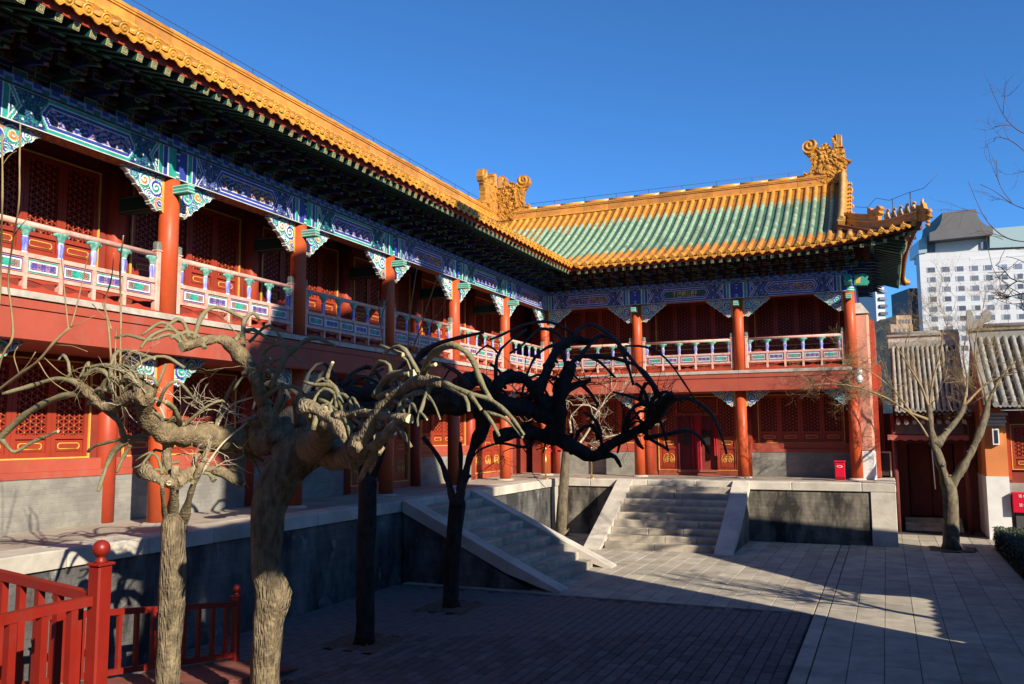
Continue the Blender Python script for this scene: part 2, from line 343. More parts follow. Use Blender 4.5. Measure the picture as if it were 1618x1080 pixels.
sb = MB(); sb.add([(-9.0,15.15,-0.02),(-1.23,15.15,-0.02),(-1.23,24.6,-0.02),(-9.0,24.6,-0.02)], [(0,1,2,3)], GROUT)
sb.add([(-1.22,5,-0.02),(3.6,5,-0.02),(3.6,33,-0.02),(-1.22,33,-0.02)], [(0,1,2,3)], GROUT)
slab_floor = sb.build('slab_pavement'); slab_floor['kind'] = 'structure'; slab_floor['label'] = 'pale granite slab pavement of the courtyard'
def slab(x0, x1, y0, y1, name='paving_slab'):
    t = 0.005*(hash01(x0, y0)-0.5)
    b = MB(); b.bbox(x0+0.004, x1-0.004, y0+0.004, y1-0.004, -0.05, t, SLABM, 0.005); b.build(name, slab_floor)
for i in range(22):                               # north field
    x0 = -8.95+0.351*i; y = 15.17+(0.42 if i % 2 else 0.0); first = True
    if i % 2: slab(x0, x0+0.351, 15.17, 15.59)
    while y < 24.4:
        y1 = min(y+0.84, 24.45)
        if not (x0 < -5.6 and y < 18.6 and x0 > -9.2 and y > 15.5 and x0 < -6.2): slab(x0, x0+0.351, y, y1)
        y = y1
for i in range(11):                               # east field
    x0 = -1.0+0.42*i; y = 7.0+0.45*(i % 2)
    while y < 27.5:
        y1 = min(y+0.86, 27.5)
        if not (1.0 < x0+0.2 < 1.75 and 24.0 < (y+y1)/2 < 25.0) and not (x0 > 2.0 and 18 < y < 25): slab(x0, x0+0.42, y, y1)
        y = y1
y = 6.0
while y < 24.0:
    slab(-1.215, -1.01, y, y+1.15, 'kerb_slab'); y += 1.15
p = MB(); n = 9; px, py = 1.36, 24.45
vs = [(px-0.5+1.0*i/(n-1), py-0.5+1.0*j/(n-1), -0.004+0.03*hash01(i, j, px)) for j in range(n) for i in range(n)]
p.add(vs, [(j*n+i, j*n+i+1, (j+1)*n+i+1, (j+1)*n+i) for j in range(n-1) for i in range(n-1)], SOIL, True)
p.build('soil_pit', slab_floor)

# ================================================================ stone terrace
terr = thing('stone_terrace', 'raised stone terrace with pale coping and blackened brick face under both halls', 'terrace', (TX, TY, 0))
b = MB(); b.box(-16.5, TX-0.05, 3.0, YW+8.5, -0.1, 1.39, TERR_W); b.build('brick_face', terr)
b = MB(); b.box(TX-0.04, TXE-0.05, TY+0.05, YW+8.5, -0.1, 1.39, TERR_N); b.build('brick_face', terr)
b = MB(); b.box(-16.5, TX-0.5, 3.0, YW+8.5, 1.38, 1.592, TERRTOP); b.box(TX-0.5, TXE-0.5, TY+0.5, YW+8.5, 1.38, 1.592, TERRTOP); b.build('terrace_floor', terr)
def coping(x0, x1, y0, y1, z1=1.6):
    b = MB(); b.bbox(x0, x1, y0, y1, 1.385, z1+0.006*(hash01(x0, y0)-0.5), STONE, 0.018); b.build('coping_stone', terr)
y = 3.0; k = 0
while y < TY-0.5:
    L = 1.0+0.75*hash01(k, 3.1); y1 = min(y+L, TY-0.004) if y+L < TY-0.6 else TY-0.004
    coping(TX-0.52, TX, y+0.003, y1-0.003); y = y1; k += 1
x = TX-0.52; k = 0
while x < TXE-0.4:
    L = 1.0+0.8*hash01(k, 9.7); x1 = x+L if x+L < TXE-0.7 else TXE
    coping(x+0.003, x1-0.003, TY, TY+0.52); x = x1; k += 1
y = TY+0.526
while y < YW+0.6: coping(TXE-0.52, TXE, y+0.003, y+1.3-0.003); y += 1.3
b = MB(); b.bbox(TXE-0.62, TXE-0.012, TY+0.012, TY+0.62, -0.1, 1.382, STONE, 0.012); o = b.build('corner_stone', terr); o['label'] = 'pale upright corner stone of the terrace'
b = MB(); b.bbox(TX-0.5, TX-0.02, TY-0.5, TY-0.02, -0.1, 1.382, STONE, 0.012); b.build('corner_stone', terr)
# terrace floor tiles near the edge that catch the light
for i in range(20):
    for j in range(2):
        x0 = TX-0.55-0.6*(j+1); y0 = 4.3+1.0*i
        b = MB(); b.box(x0+0.004, x0+0.596, y0+0.004, y0+0.996, 1.56, 1.598+0.003*hash01(i, j), TERRTOP); b.build('floor_tile', terr)
for i in range(13):
    x0 = TX-0.52+0.68*i
    b = MB(); b.box(x0+0.004, x0+0.676, TY+0.528, TY+1.2, 1.56, 1.598+0.003*hash01(i, 5), TERRTOP); b.build('floor_tile', terr)

# ================================================================ two stairs: local frame runs down along -y
def staircase(label, M, width, cheek, run):
    st = thing('stone_staircase', label, 'stairs', tuple(M.translation), 'stone stairs up to the terrace')
    n = 10; tr = run/n; rise = 1.6/n
    for k in range(n-1):
        z1 = 1.6-rise*(k+1); y1 = -tr*k; y0 = -tr*(k+1)-0.02
        cuts = [-width/2]; c = -width/2
        while True:
            c += 0.75+0.9*hash01(k, c, width)
            if c > width/2-0.45: break
            cuts.append(c)
        cuts.append(width/2)
        for a, e in zip(cuts[:-1], cuts[1:]):
            b = MB(); dz = 0.012*(hash01(a, k)-0.5); dy = 0.02*(hash01(k, e)-0.5)
            b.bbox(a+0.003, e-0.003, y0+dy, y1+0.1, z1-rise-0.03, z1+dz, STONE2, 0.016)
            b.build('step_stone', st, M)
    for sgn in (-1, 1):
        x0, x1 = sorted((sgn*width/2, sgn*(width/2+cheek)))
        x0 += 0.003; x1 -= 0.003
        seg = [0, 0.34, 0.68, 1.0]
        for a, e in zip(seg[:-1], seg[1:]):
            ya, ye = -run*1.03*a, -run*1.03*e; za, ze = 1.615-1.6*a, 1.615-1.6*e; th = 0.24
            b = MB(); g2 = 0.004
            zb0, zb1 = max(za-th, -0.05), max(ze-th, -0.05)
            b.hexa([(x0,ye+g2,zb1),(x1,ye+g2,zb1),(x1,ya-g2,zb0),(x0,ya-g2,zb0),(x0,ye+g2,max(ze,0.03)),(x1,ye+g2,max(ze,0.03)),(x1,ya-g2,za),(x0,ya-g2,za)], STONE)
            b.build('cheek_slab', st, M)
        b = MB(); xa, xb = x0+0.05, x1-0.05
        b.hexa([(xa,-run*0.86,-0.05),(xb,-run*0.86,-0.05),(xb,-0.01,-0.05),(xa,-0.01,-0.05),(xa,-run*0.86,-0.04),(xb,-run*0.86,-0.04),(xb,-0.01,1.38),(xa,-0.01,1.38)], TERR_N if abs(M[0][0]) > 0.5 else TERR_W)
        b.build('cheek_wall', st, M)
    return st
staircase('stone steps between sloping cheek slabs climbing to the west hall, beside a tree', Matrix.Translation((TX+0.02, 17.1, 0)) @ Matrix.Rotation(math.pi/2, 4, 'Z'), 2.75, 0.42, 3.3)
staircase('stone steps between sloping cheek slabs climbing to the curtained doorway', Matrix.Translation((-5.37, TY-0.02, 0)), 2.85, 0.45, 3.15)

# ================================================================ painted pieces shared by both halls
cB = np.array((0.03,0.052,0.32)); cN = np.array((0.012,0.02,0.11)); cG = np.array((0.02,0.34,0.25)); cDG = np.array((0.012,0.10,0.09)); cW = np.array((0.72,0.72,0.70))
cO = np.array((0.60,0.22,0.05)); cY = np.array((0.62,0.42,0.08)); cP = np.array((0.20,0.12,0.42)); cLB = np.array((0.24,0.32,0.62)); cPk = np.array((0.55,0.25,0.20)); cBk = np.array((0.02,0.015,0.015)); cRd=np.array((0.35,0.05,0.03))
def arr(shape, c): return np.broadcast_to(np.array(c), shape+(3,)).copy()
def swirl(U, V, cen, bands):
    """cloud scrolls: every cell belongs to the relatively nearest curl and takes the colour of its ring"""
    best = np.full(U.shape, 1e9); bi = np.zeros(U.shape, int); ang = np.zeros(U.shape)
    for k, (cx, cz, R) in enumerate(cen):
        r = np.hypot(U-cx, V-cz)/R
        w = r < best; best = np.where(w, r, best); bi = np.where(w, k, bi); ang = np.where(w, np.arctan2(V-cz, (U-cx)*(1 if k % 2 else -1)), ang)
    t = best*3.0+ang/(2*math.pi)*1.0
    out = np.zeros(U.shape+(3,)); nb = len(bands)
    q = 2*np.floor(t).astype(int)+(np.mod(t, 1.0) > 0.34)
    for k in range(len(cen)):
        for j in range(0, 40):
            mk = (bi == k) & (q == j)
            c = cW if j % 2 == 0 else bands[(j//2+k) % nb]
            out[mk] = c
        out[(bi == k) & (q < 0)] = bands[k % nb]
    return out, best
LANT = ["11101111011101100111011", "01001010110101010101010", "01001110010101010111011", "01001000110101010100010", "01001111010101110111010"]
def arch_col(L, kind):
    def f(U, V):
        H = ARCH1-ARCH0; v = (V-ARCH0)/H; c = arr(U.shape, cB*0.8 if kind != 1 else cB*0.6)
        a = np.minimum(U, L-U); half = L/2
        odd = kind % 2
        c1, c2 = (cG, cB) if odd else (cB, cG)
        # flower field between the hoops
        fl = np.sin(U*70+3*np.sin(V*40))*np.sin(V*75+2*np.sin(U*33)) > 0.15
        c[:] = cB*0.42; c[fl] = (cLB*0.55 if not odd else cG*0.6)
        c[(np.sin(U*24)*np.sin(V*27+0.4) > 0.90)] = cW*0.9
        # vertical hoops beside the column
        x = a-0.14
        for s0, s1, cc in ((-9,0.05,c1),(0.05,0.075,cW),(0.075,0.15,c2),(0.15,0.175,cW),(0.175,0.25,c1),(0.25,0.265,cW)):
            c[(x >= s0) & (x < s1)] = cc
        # chevrons
        ch = a-0.50+np.abs(v-0.5)*0.28
        for s0, s1, cc in ((0.0,0.02,cW),(0.02,0.06,c1),(0.06,0.075,cW)):
            c[(ch >= s0) & (ch < s1)] = cc
        # cartouche
        w0 = L*0.25; e = (half-a)-w0+np.abs(v-0.5)*0.30    # <0 inside
        d = np.maximum(e, np.abs(v-0.5)*H*1.0-H*0.46)
        ins = -d
        m = d < 0
        for s0, s1, cc in ((0.0,0.035,c1),(0.035,0.052,cW),(0.052,0.10,c2 if odd else cB),(0.10,0.112,cW*0.9)):
            c[m & (ins >= s0) & (ins < s1)] = cc
        inn = m & (ins >= 0.112)
        c[inn] = (cN*1.6 if kind != 2 else cDG*0.8)
        uc = U-half; vc = v-0.5
        if kind == 2:
            for r, row in enumerate(LANT):
                for q, chh in enumerate(row):
                    if chh == '1':
                        g0 = -0.36+q*0.0325; z0 = 0.17-r*0.07
                        c[inn & (uc >= g0) & (uc < g0+0.026) & (vc < z0) & (vc > z0-0.062)] = cY
        else:
            sc = np.sin(uc*34+2.2*np.sin(vc*13+uc*9))*np.cos(vc*19+1.5*np.sin(uc*21)); sc2 = np.abs(np.sin(uc*60+4*np.sin(vc*22)))
            c[inn & (sc > 0.22) & (np.abs(vc) < 0.26)] = (cO*0.9 if kind == 0 else cP*1.4)
            c[inn & (sc > 0.22) & (sc2 > 0.82) & (np.abs(vc) < 0.26)] = cY
            c[inn & (sc < -0.75)] = cLB
            c[inn & (np.abs(uc)/0.06+np.abs(vc)/0.2 < 1)] = cP*1.3
        c[(v < 0.035)] = cW*0.8; c[(v > 0.965)] = cW*0.5
        return c
    return f
def plate_col(L):
    def f(U, V):
        H = 0.12; z = (V-ARCH1)/H; c = arr(U.shape, cB*0.7); ph = (U/0.27) % 1.0
        up = np.where(ph < 0.5, 0.72, 0.25); ed = np.abs(z-up) < 0.13
        c[z < up] = cDG*1.2; c[ed] = cLB*0.8; c[(np.abs(ph-0.5) < 0.05) | (ph < 0.05)] = cLB*0.7
        return c
    return f
def soffit_col(L):
    def f(U, V):
        c = arr(U.shape, cRd*0.9); s = np.sin(U*38+3*np.sin(V*40))*np.sin(V*44+U*3); a = np.minimum(U, L-U)
        c[s > 0.2] = cO*0.8; c[s < -0.6] = cG*0.5; c[a < 0.7] = cDG; c[(a > 0.7) & (a < 0.74)] = cY
        return c
    return f
def architrave(L, kind, tagname):
    xs = np.linspace(0, L, int(L/0.0155)); zs = np.linspace(ARCH0, ARCH1, 33)
    return grid_mesh('architrave_painting', xs, zs, arch_col(L, kind), y=-0.15)
def plate(L):
    return grid_mesh('plate_painting', np.linspace(0, L, int(L/0.018)), np.linspace(ARCH1, ARCH1+0.12, 9), plate_col(L), y=-0.19)
# carved corner bracket (hangs under a beam beside a column); x from 0 (column) to 0.78, z from -0.56 to 0
def bracket_mesh(mir, W=0.80, H=0.56):
    cen = [(0.17,-0.20,0.20),(0.10,-0.43,0.14),(0.40,-0.13,0.18),(0.60,-0.09,0.12),(0.31,-0.34,0.12),(0.14,-0.05,0.10),(0.73,-0.05,0.07),(0.47,-0.27,0.08)]
    def low(u):   # lower outline
        t = np.clip(u/W, 0, 1); base = -H*np.where(t < 0.22, 1.0, 1.0-0.90*((t-0.22)/0.78)**0.9)
        return base+0.030*np.abs(np.sin(t*math.pi*6.0))+0.0
    def mask(U, V): return (V > low(np.abs(U))) & (np.abs(U) < W-0.01)
    def col(U, V):
        u = np.abs(U); o, best = swirl(u, V, cen, [cG, cB*1.1, cO, cG*0.9, cB])
        lo = low(u); o[(V-lo) < 0.028] = cG*1.4; o[(V-lo) < 0.014] = cW
        o[(u < 0.045)] = cY; o[(u >= 0.045) & (u < 0.058)] = cW*0.8
        return o
    def rel(X, Z):
        u = np.abs(X); _, best = swirl(u, Z, cen, [cG])
        return 0.016*np.abs(np.sin(best*10))*(u > 0.06)
    xs = np.linspace(0, W, 66); xs = -xs[::-1] if mir else xs
    return grid_mesh('carved_bracket', xs, np.linspace(-H, 0, 48), col, y=-0.035, mask=mask, relief=rel, thick=0.07)
BRK = [bracket_mesh(False), bracket_mesh(True)]
BRK_LOW = [bracket_mesh(False, 0.70, 0.46), bracket_mesh(True, 0.70, 0.46)]
# balustrade pieces
def panel_mesh(w, h, kind):
    def col(U, V):
        e = np.minimum(np.minimum(U+w/2, w/2-U), np.minimum(V, h-V)); c = arr(U.shape, cPk)
        bc = cB if kind == 0 else cG
        c[e > 0.012] = bc*0.9; c[e > 0.026] = cW; c[e > 0.046] = (np.array((0.34,0.33,0.30)) if kind == 0 else cP*0.8)
        i = e > 0.046
        s = np.sin(U*95+3*np.sin(V*60))*np.sin(V*120+2*np.sin(U*50)); 
        if kind == 0:
            c[i & (s > 0.25)] = cRd*0.7; c[i & (s < -0.45)] = cG*0.5; c[i & (np.hypot(U/0.10, (V-h/2)/0.05) < 1) & (s > -0.2)] = cG*1.2
        else:
            c[i & (s > 0.35)] = cB*0.9; c[i & (s < -0.4)] = cPk*0.9
        return c
    return grid_mesh('panel', np.linspace(-w/2, w/2, 44), np.linspace(0, h, 22), col)
def baluster_mesh():
    b = MB(); B1 = mat('baluster_blue', (0.10,0.12,0.50), 0.55, col2=(0.42,0.42,0.66), vscale=26, stretch=(1,1,0.12), thr=(0.42,0.60)); G1 = mat('baluster_green', (0.07,0.30,0.24), 0.55, col2=(0.30,0.48,0.40), vscale=22, thr=(0.45,0.62))
    pr = [(0.045,0.0,WHITE),(0.047,0.02,B1),(0.040,0.05,B1),(0.050,0.12,B1),(0.056,0.17,B1),(0.050,0.205,B1),(0.040,0.215,WHITE),(0.042,0.225,G1),(0.052,0.25,G1),(0.068,0.285,G1),(0.098,0.32,G1),(0.112,0.345,G1),(0.104,0.355,G1)]
    b.lathe(pr, 12, G1, sy=0.55)
    for sx in (-1, 1): b.lathe([(0.006,0.30),(0.022,0.312),(0.026,0.33),(0.018,0.350),(0.004,0.357)], 8, G1, cx=sx*0.102)
    return b.mesh('baluster')
BAL = baluster_mesh()
def newel_mesh():
    b = MB(); b.bbox(-0.045, 0.045, -0.05, 0.05, 0, 1.0, PINK, 0.012)
    CAPM = mat('carved_newel_cap', (0.24,0.24,0.20), 0.7, col2=(0.07,0.12,0.10), vscale=40, thr=(0.4,0.6))
    b.bbox(-0.056, 0.056, -0.06, 0.06, 1.0, 1.02, PINK, 0.006); b.bbox(-0.05, 0.05, -0.054, 0.054, 1.02, 1.15, CAPM, 0.018)
    return b.mesh('newel_post')
NEW = newel_mesh()
PANELS = {}
def balustrade(parent, M, x0, x1):
    """x0,x1: faces of the newel posts' outer sides"""
    a, e = x0+0.045, x1-0.045; n = 5; w = (e-a-0.09)/n
    b = MB(); y0, y1 = -0.04, 0.04
    b.tube([(a, 0, 0.945), (e, 0, 0.945)], 0.042, 12, PINK)
    b.box(a, e, y0, y1, 0.50, 0.555, PINK); b.box(a, e, y0, y1, 0.235, 0.285, PINK); b.box(x0-0.06, x1+0.06, -0.06, 0.06, 0.0, 0.075, RED)
    b.box(a, e, -0.012, 0.02, 0.285, 0.50, PINK)
    o = b.build('balustrade', parent, M @ Matrix.Translation((0, 0, FLOOR2)))
    B = M @ Matrix.Translation((0, 0, FLOOR2))
    for x in (x0, x1): link('newel_post', NEW, o, B @ Matrix.Translation((x, 0, 0.002)))
    key = round(w, 3)
    if key not in PANELS: 
        sb = MB(); ap = [(-w/2+0.02, 0.075), (w/2-0.02, 0.075), (w/2-0.02, 0.105), (w*0.22, 0.11), (0, 0.145), (-w*0.22, 0.11), (-w/2+0.02, 0.105)]
        sb.prism(ap, -0.025, 0.02, RED); ap2 = [(-w/2+0.02, 0.235), (-w/2+0.02, 0.205), (-w*0.3, 0.20), (0, 0.175), (w*0.3, 0.20), (w/2-0.02, 0.205), (w/2-0.02, 0.235)]
        sb.prism(ap2, -0.025, 0.02, RED); 
        PANELS[key] = (panel_mesh(w-0.06, 0.19, 0), panel_mesh(w-0.06, 0.19, 1), sb.mesh('carved_skirt'))
    pm = PANELS[key]
    for k in range(n):
        xc = a+0.045+w*(k+0.5)
        link('panel', pm[k % 2], o, B @ Matrix.Translation((xc, -0.028, 0.2975)))
        link('carved_skirt', pm[2], o, B @ Matrix.Translation((xc, 0, 0)))
    st = MB(); st.box(-0.028, 0.028, -0.042, 0.042, 0.075, 0.235, PINK); st.box(-0.028, 0.028, -0.042, 0.042, 0.285, 0.50, PINK); sm = st.mesh('stile')
    for k in range(1, n):
        link('stile', sm, o, B @ Matrix.Translation((a+0.045+w*k, -0.001, 0)))
    for k in range(0, n+1):
        xx = min(max(a+0.045+w*k, a+0.01), e-0.01)
        link('baluster', BAL, o, B @ Matrix.Translation((xx, 0, 0.555)))
# lattice leaf: frame, lattice with gold studs, panel with gold moulding.  x centred, z from 0
LAT = {}
def lattice_mesh(w, h, pitch=0.105, bar=0.017):
    key = (round(w, 3), round(h, 3))
    if key in LAT: return LAT[key]
    b = MB(); hw = w/2; LATM = mat('lattice_red', (0.30,0.036,0.017), 0.5, var=0.12)
    def clip(px, pz, dx, dz):
        ts = []
        t0, t1 = -9, 9
        for p, d, lo, hi in ((px, dx, -hw, hw), (pz, dz, 0, h)):
            if abs(d) < 1e-9:
                if p < lo or p > hi: return None
            else:
                a, c = (lo-p)/d, (hi-p)/d
                if a > c: a, c = c, a
                t0 = max(t0, a); t1 = min(t1, c)
        return (t0, t1) if t1-t0 > 0.02 else None
    for ang, dep in ((90, 0.0), (30, 0.0035), (150, -0.0035)):
        dx, dz = math.cos(math.radians(ang)), math.sin(math.radians(ang)); nxx, nz = -dz, dx
        for k in range(-40, 41):
            px, pz = nxx*k*pitch*0.866, h/2+nz*k*pitch*0.866
            c = clip(px, pz, dx, dz)
            if c: b.obox((px+dx*c[0], dep, pz+dz*c[0]), (px+dx*c[1], dep, pz+dz*c[1]), 0.022, bar, LATM, up=Vector((nxx, 0, nz)))
    for i in range(-30, 31):
        for j in range(-40, 41):
            x = i*pitch*0.866; z = h/2+j*pitch+(pitch/2 if i % 2 else 0)
            if abs(x) < hw-0.01 and 0.01 < z < h-0.01:
                q = 0.011; b.add([(x-q,-0.013,z),(x,-0.013,z-q),(x+q,-0.013,z),(x,-0.013,z+q),(x,-0.022,z)], [(0,1,4),(1,2,4),(2,3,4),(3,0,4)], GOLD)
    LAT[key] = b.mesh('lattice'); return LAT[key]
RING = {}
def ring_mesh(w, h):
    key = (round(w, 3), round(h, 3))
    if key not in RING:
        r = h/2; pts = []; n = 7
        for k in range(n+1): a = -math.pi/2+math.pi*k/n; pts.append((w/2-r+r*math.cos(a), 0, r*math.sin(a)))
        for k in range(n+1): a = math.pi/2+math.pi*k/n; pts.append((-w/2+r+r*math.cos(a), 0, r*math.sin(a)))
        pts.append(pts[0]); b = MB(); b.tube(pts, 0.009, 5, GOLD); RING[key] = b.mesh('gold_moulding')
    return RING[key]
def scroll_mesh():
    b = MB()
    for s in (-1, 1):
        pts = []
        for k in range(22):
            t = k/21; a = t*3.4*math.pi; r = 0.075*(1-t*0.75); pts.append((s*(0.085+r*math.cos(a)*0.9-0.0), 0, -0.05+r*math.sin(a)))
        b.tube(pts, 0.009, 5, GOLD)
        b.tube([(s*0.16,0,-0.13),(s*0.18,0,0.0),(s*0.15,0,0.11),(s*0.08,0,0.16),(0,0,0.13)], 0.009, 5, GOLD)
        b.tube([(s*0.0,0,0.06),(s*0.05,0,0.09),(s*0.09,0,0.07),(s*0.06,0,0.03),(s*0.0,0,0.0)], 0.008, 5, GOLD)
    return b.mesh('gold_scroll')
SCROLL = scroll_mesh()
LEAFM = mat('door_leaf_red', (0.30,0.038,0.017), 0.5, var=0.12)
def leaf(parent, M, xc, w, z0, z1, kind):
    """one lattice leaf; kind: 'win' ring panel under the lattice, 'door' tall panelled door"""
    h = z1-z0; fr = 0.075; b = MB(); H0 = 0.27 if kind == 'win' else 1.0
    b.box(-w/2+0.003, -w/2+fr, -0.05, 0.03, 0, h, LEAFM); b.box(w/2-fr, w/2-0.003, -0.05, 0.03, 0, h, LEAFM)
    for za in (0.0, H0, h-fr): b.box(-w/2+fr, w/2-fr, -0.048, 0.028, za, za+0.06, LEAFM)
    b.box(-w/2+fr, w/2-fr, -0.018, 0.02, 0.06, H0, LEAFM)
    b.box(-w/2+fr+0.035, w/2-fr-0.035, -0.030, 0.0, 0.06+0.03, (H0-0.03) if kind == 'win' else 0.62, LEAFM)
    if kind == 'door': b.box(-w/2+fr, w/2-fr, -0.046, 0.02, 0.68, 0.73, LEAFM)
    B = M @ Matrix.Translation((xc, 0, z0))
    o = b.build('lattice_leaf', parent, B)
    lz0, lz1 = H0+0.06, h-fr
    link('lattice', lattice_mesh(w-2*fr, lz1-lz0), o, B @ Matrix.Translation((0, -0.01, lz0)))
    bk = MB(); bk.box(-w/2+fr, w/2-fr, 0.03, 0.04, lz0, lz1, PAPER); bk.build('window_backing', o, B)
    if kind == 'win': link('gold_moulding', ring_mesh(w-2*fr-0.12, 0.085), o, B @ Matrix.Translation((0, -0.032, 0.165)))
    else:
        link('gold_scroll', SCROLL, o, B @ Matrix.Translation((0, -0.034, 0.36))); link('gold_moulding', ring_mesh(w-2*fr-0.14, 0.10), o, B @ Matrix.Translation((0, -0.03, 0.865)))
    return o
def gold_frame(parent, M, x0, x1, z0, z1):
    b = MB(); t = 0.022
    b.box(x0-t, x0, -0.075, -0.04, z0-t, z1+t, GOLD); b.box(x1, x1+t, -0.075, -0.04, z0-t, z1+t, GOLD); b.box(x0, x1, -0.074, -0.041, z1, z1+t, GOLD); b.box(x0, x1, -0.074, -0.041, z0-t, z0, GOLD)
    b.build('gold_frame', parent, M)

# ================================================================ timber halls
def zroof(t): return 8.08+0.40*t+0.048*t*t
def dz_roof(t): return 0.40+0.096*t
RD = 3.2                       # ridge stands this far behind the column line
EO = 1.56                      # eave overhang
WALL_Y = 1.2
def column_meshes():
    lo = MB(); lo.tube([(0,0,TERR+0.03),(0,0,2.8),(0,0,4.3)], [0.162,0.160,0.156], 20, REDCOL)
    up = MB(); up.tube([(0,0,FLOOR2-0.05),(0,0,5.9),(0,0,ARCH0)], [0.158,0.156,0.150], 20, REDCOL)
    hd = MB(); prof = [(0.156,ARCH0,GREEN),(0.156,ARCH0+0.03,WHITE),(0.156,ARCH0+0.045,GREEN),(0.156,ARCH0+0.10,WHITE),(0.156,ARCH0+0.115,BLUE),(0.156,ARCH1-0.08,WHITE),(0.156,ARCH1-0.065,DGREEN),(0.156,ARCH1+0.01,DGREEN)]
    hd.lathe(prof, 20, BLUE)
    for a in range(5): 
        x = 0.15*math.sin(-0.9+0.45*a); y = -0.159*math.cos(-0.9+0.45*a)
        if a % 2 == 0: hd.lathe([(0.016,7.24),(0.018,7.255),(0.016,7.27)], 6, WHITE, cx=x, cy=y)
    bs = MB(); bs.lathe([(0.25,TERR-0.02),(0.25,TERR+0.012),(0.21,TERR+0.035),(0.17,TERR+0.04)], 20, STONE)
    blk = MB(); blk.bbox(-0.07,0.07,-0.44,-0.10,6.70,6.84,GREEN,0.008)
    for z in (6.715, 6.765, 6.815): blk.box(-0.073,0.073,-0.443,-0.12,z,z+0.008,WHITE)
    return [m.mesh(n) for m, n in ((lo,'column'),(up,'column'),(hd,'painted_column_head'),(bs,'column_base'),(blk,'beam_end'))]
CM = column_meshes()
def outlined(b, x0, x1, y0, y1, z0, z1, m, e=0.011):
    b.box(x0, x1, y0, y1, z0, z1, m)
    y = y0-0.002
    b.add([(x0,y,z0),(x1,y,z0),(x1,y,z1),(x0,y,z1),(x0+e,y,z0+e),(x1-e,y,z0+e),(x1-e,y,z1-e),(x0+e,y,z1-e)], [(0,1,5,4),(1,2,6,5),(2,3,7,6),(3,0,4,7)], OUTL)
def dougong_mesh(a):
    A, B = (GREEN, BLUE) if a else (BLUE, GREEN)
    A = DGREEN if A is GREEN else NAVY; B = DGREEN if B is GREEN else NAVY
    b = MB(); o = lambda *q: outlined(b, *q)
    o(-0.11,0.11,-0.12,0.12,7.555,7.67,A)
    o(-0.27,0.27,-0.04,0.04,7.68,7.77,B); o(-0.035,0.035,-0.42,0.12,7.69,7.775,B)
    for x in (-0.24,0.24): o(x-0.045,x+0.045,-0.05,0.05,7.775,7.835,A)
    o(-0.05,0.05,-0.42,-0.32,7.78,7.84,A)
    o(-0.22,0.22,-0.405,-0.335,7.845,7.92,B); o(-0.035,0.035,-0.72,0.1,7.85,7.925,A)
    for x in (-0.19,0.19): o(x-0.042,x+0.042,-0.412,-0.33,7.922,7.98,A)
    o(-0.045,0.045,-0.72,-0.62,7.93,7.985,B); o(-0.20,0.20,-0.70,-0.63,7.99,8.06,B)
    # slanting lever beaks
    for (ya, za, yb, zb) in ((-0.40,7.735,-0.60,7.655),(-0.70,7.89,-0.90,7.80)):
        b.hexa([(-0.035,yb,zb-0.008),(0.035,yb,zb-0.008),(0.035,ya,za-0.045),(-0.035,ya,za-0.045),(-0.035,yb,zb+0.02),(0.035,yb,zb+0.02),(0.035,ya,za+0.04),(-0.035,ya,za+0.04)], B)
        b.box(-0.036,0.036,yb-0.004,yb+0.002,zb-0.010,zb-0.002,OUTL); b.box(-0.036,0.036,yb-0.004,yb+0.002,zb+0.014,zb+0.022,OUTL)
    return b.mesh('bracket_set')
DG = [dougong_mesh(0), dougong_mesh(1)]
def rafter_meshes():
    f = MB(); a = math.atan2(0.25, 0.66)
    f.obox((0,-0.62,8.14),(0,-1.445,7.872),0.088,0.088,DGREEN)
    ENDG = mat('rafter_end_gold', (0.40,0.36,0.16), 0.5); 
    f.obox((0,-1.444,7.8725),(0,-1.452,7.870),0.092,0.092,ENDG)
    n = Vector((0,-0.951,-0.309)); c = Vector((0,-1.455,7.8690)); u = Vector((1,0,0)); w = Vector((0,-0.309,0.951))
    for (u0,u1,w0,w1) in ((-0.036,0.036,0.028,0.035),(-0.036,0.036,-0.035,-0.028),(-0.036,-0.029,-0.028,0.028),(0.029,0.036,-0.028,0.028),(-0.018,0.018,0.008,0.014),(-0.018,-0.012,-0.02,0.008),(0.004,0.010,-0.02,0.02)):
        f.add([c+u*u0+w*w0, c+u*u1+w*w0, c+u*u1+w*w1, c+u*u0+w*w1], [(0,1,2,3)], DGREEN)
    r = MB(); r.tube([(0,0.25,8.54),(0,-0.98,8.035)], 0.043, 8, DARKRED); r.tube([(0,-0.978,8.036),(0,-0.985,8.033)], 0.044, 8, NAVY); r.tube([(0,-0.984,8.0335),(0,-0.989,8.0315)], 0.018, 6, WHITE)
    return f.mesh('flying_rafter'), r.mesh('round_rafter')
FR, RR = rafter_meshes()
def disc_mesh():
    b = MB(); prof = [(0.079,0.0),(0.079,0.03),(0.062,0.034),(0.058,0.026),(0.04,0.026),(0.034,0.036),(0.016,0.036),(0.01,0.028),(0.001,0.028)]
    k = MB(); k.lathe(prof, 14, YTILE)
    b.add([(v[0], -v[2], v[1]) for v in k.v], [tuple(f) for f in k.f], YTILE, True)
    n = 6; L = 0.22
    vs = []; 
    for yy, r in ((0.0,0.079),(L,0.073)):
        for j in range(n+1): an = math.pi*j/n; vs.append((r*math.cos(an), yy, r*math.sin(an)))
    b.add(vs, [(j, j+1, n+2+j, n+1+j)[::-1] for j in range(n)], YTILE, True)
    b.lathe([(0.016,0.075),(0.022,0.09),(0.014,0.108),(0.002,0.114)], 6, YTILE, cy=0.05)   # nail cap
    return b.mesh('eave_disc_tile')
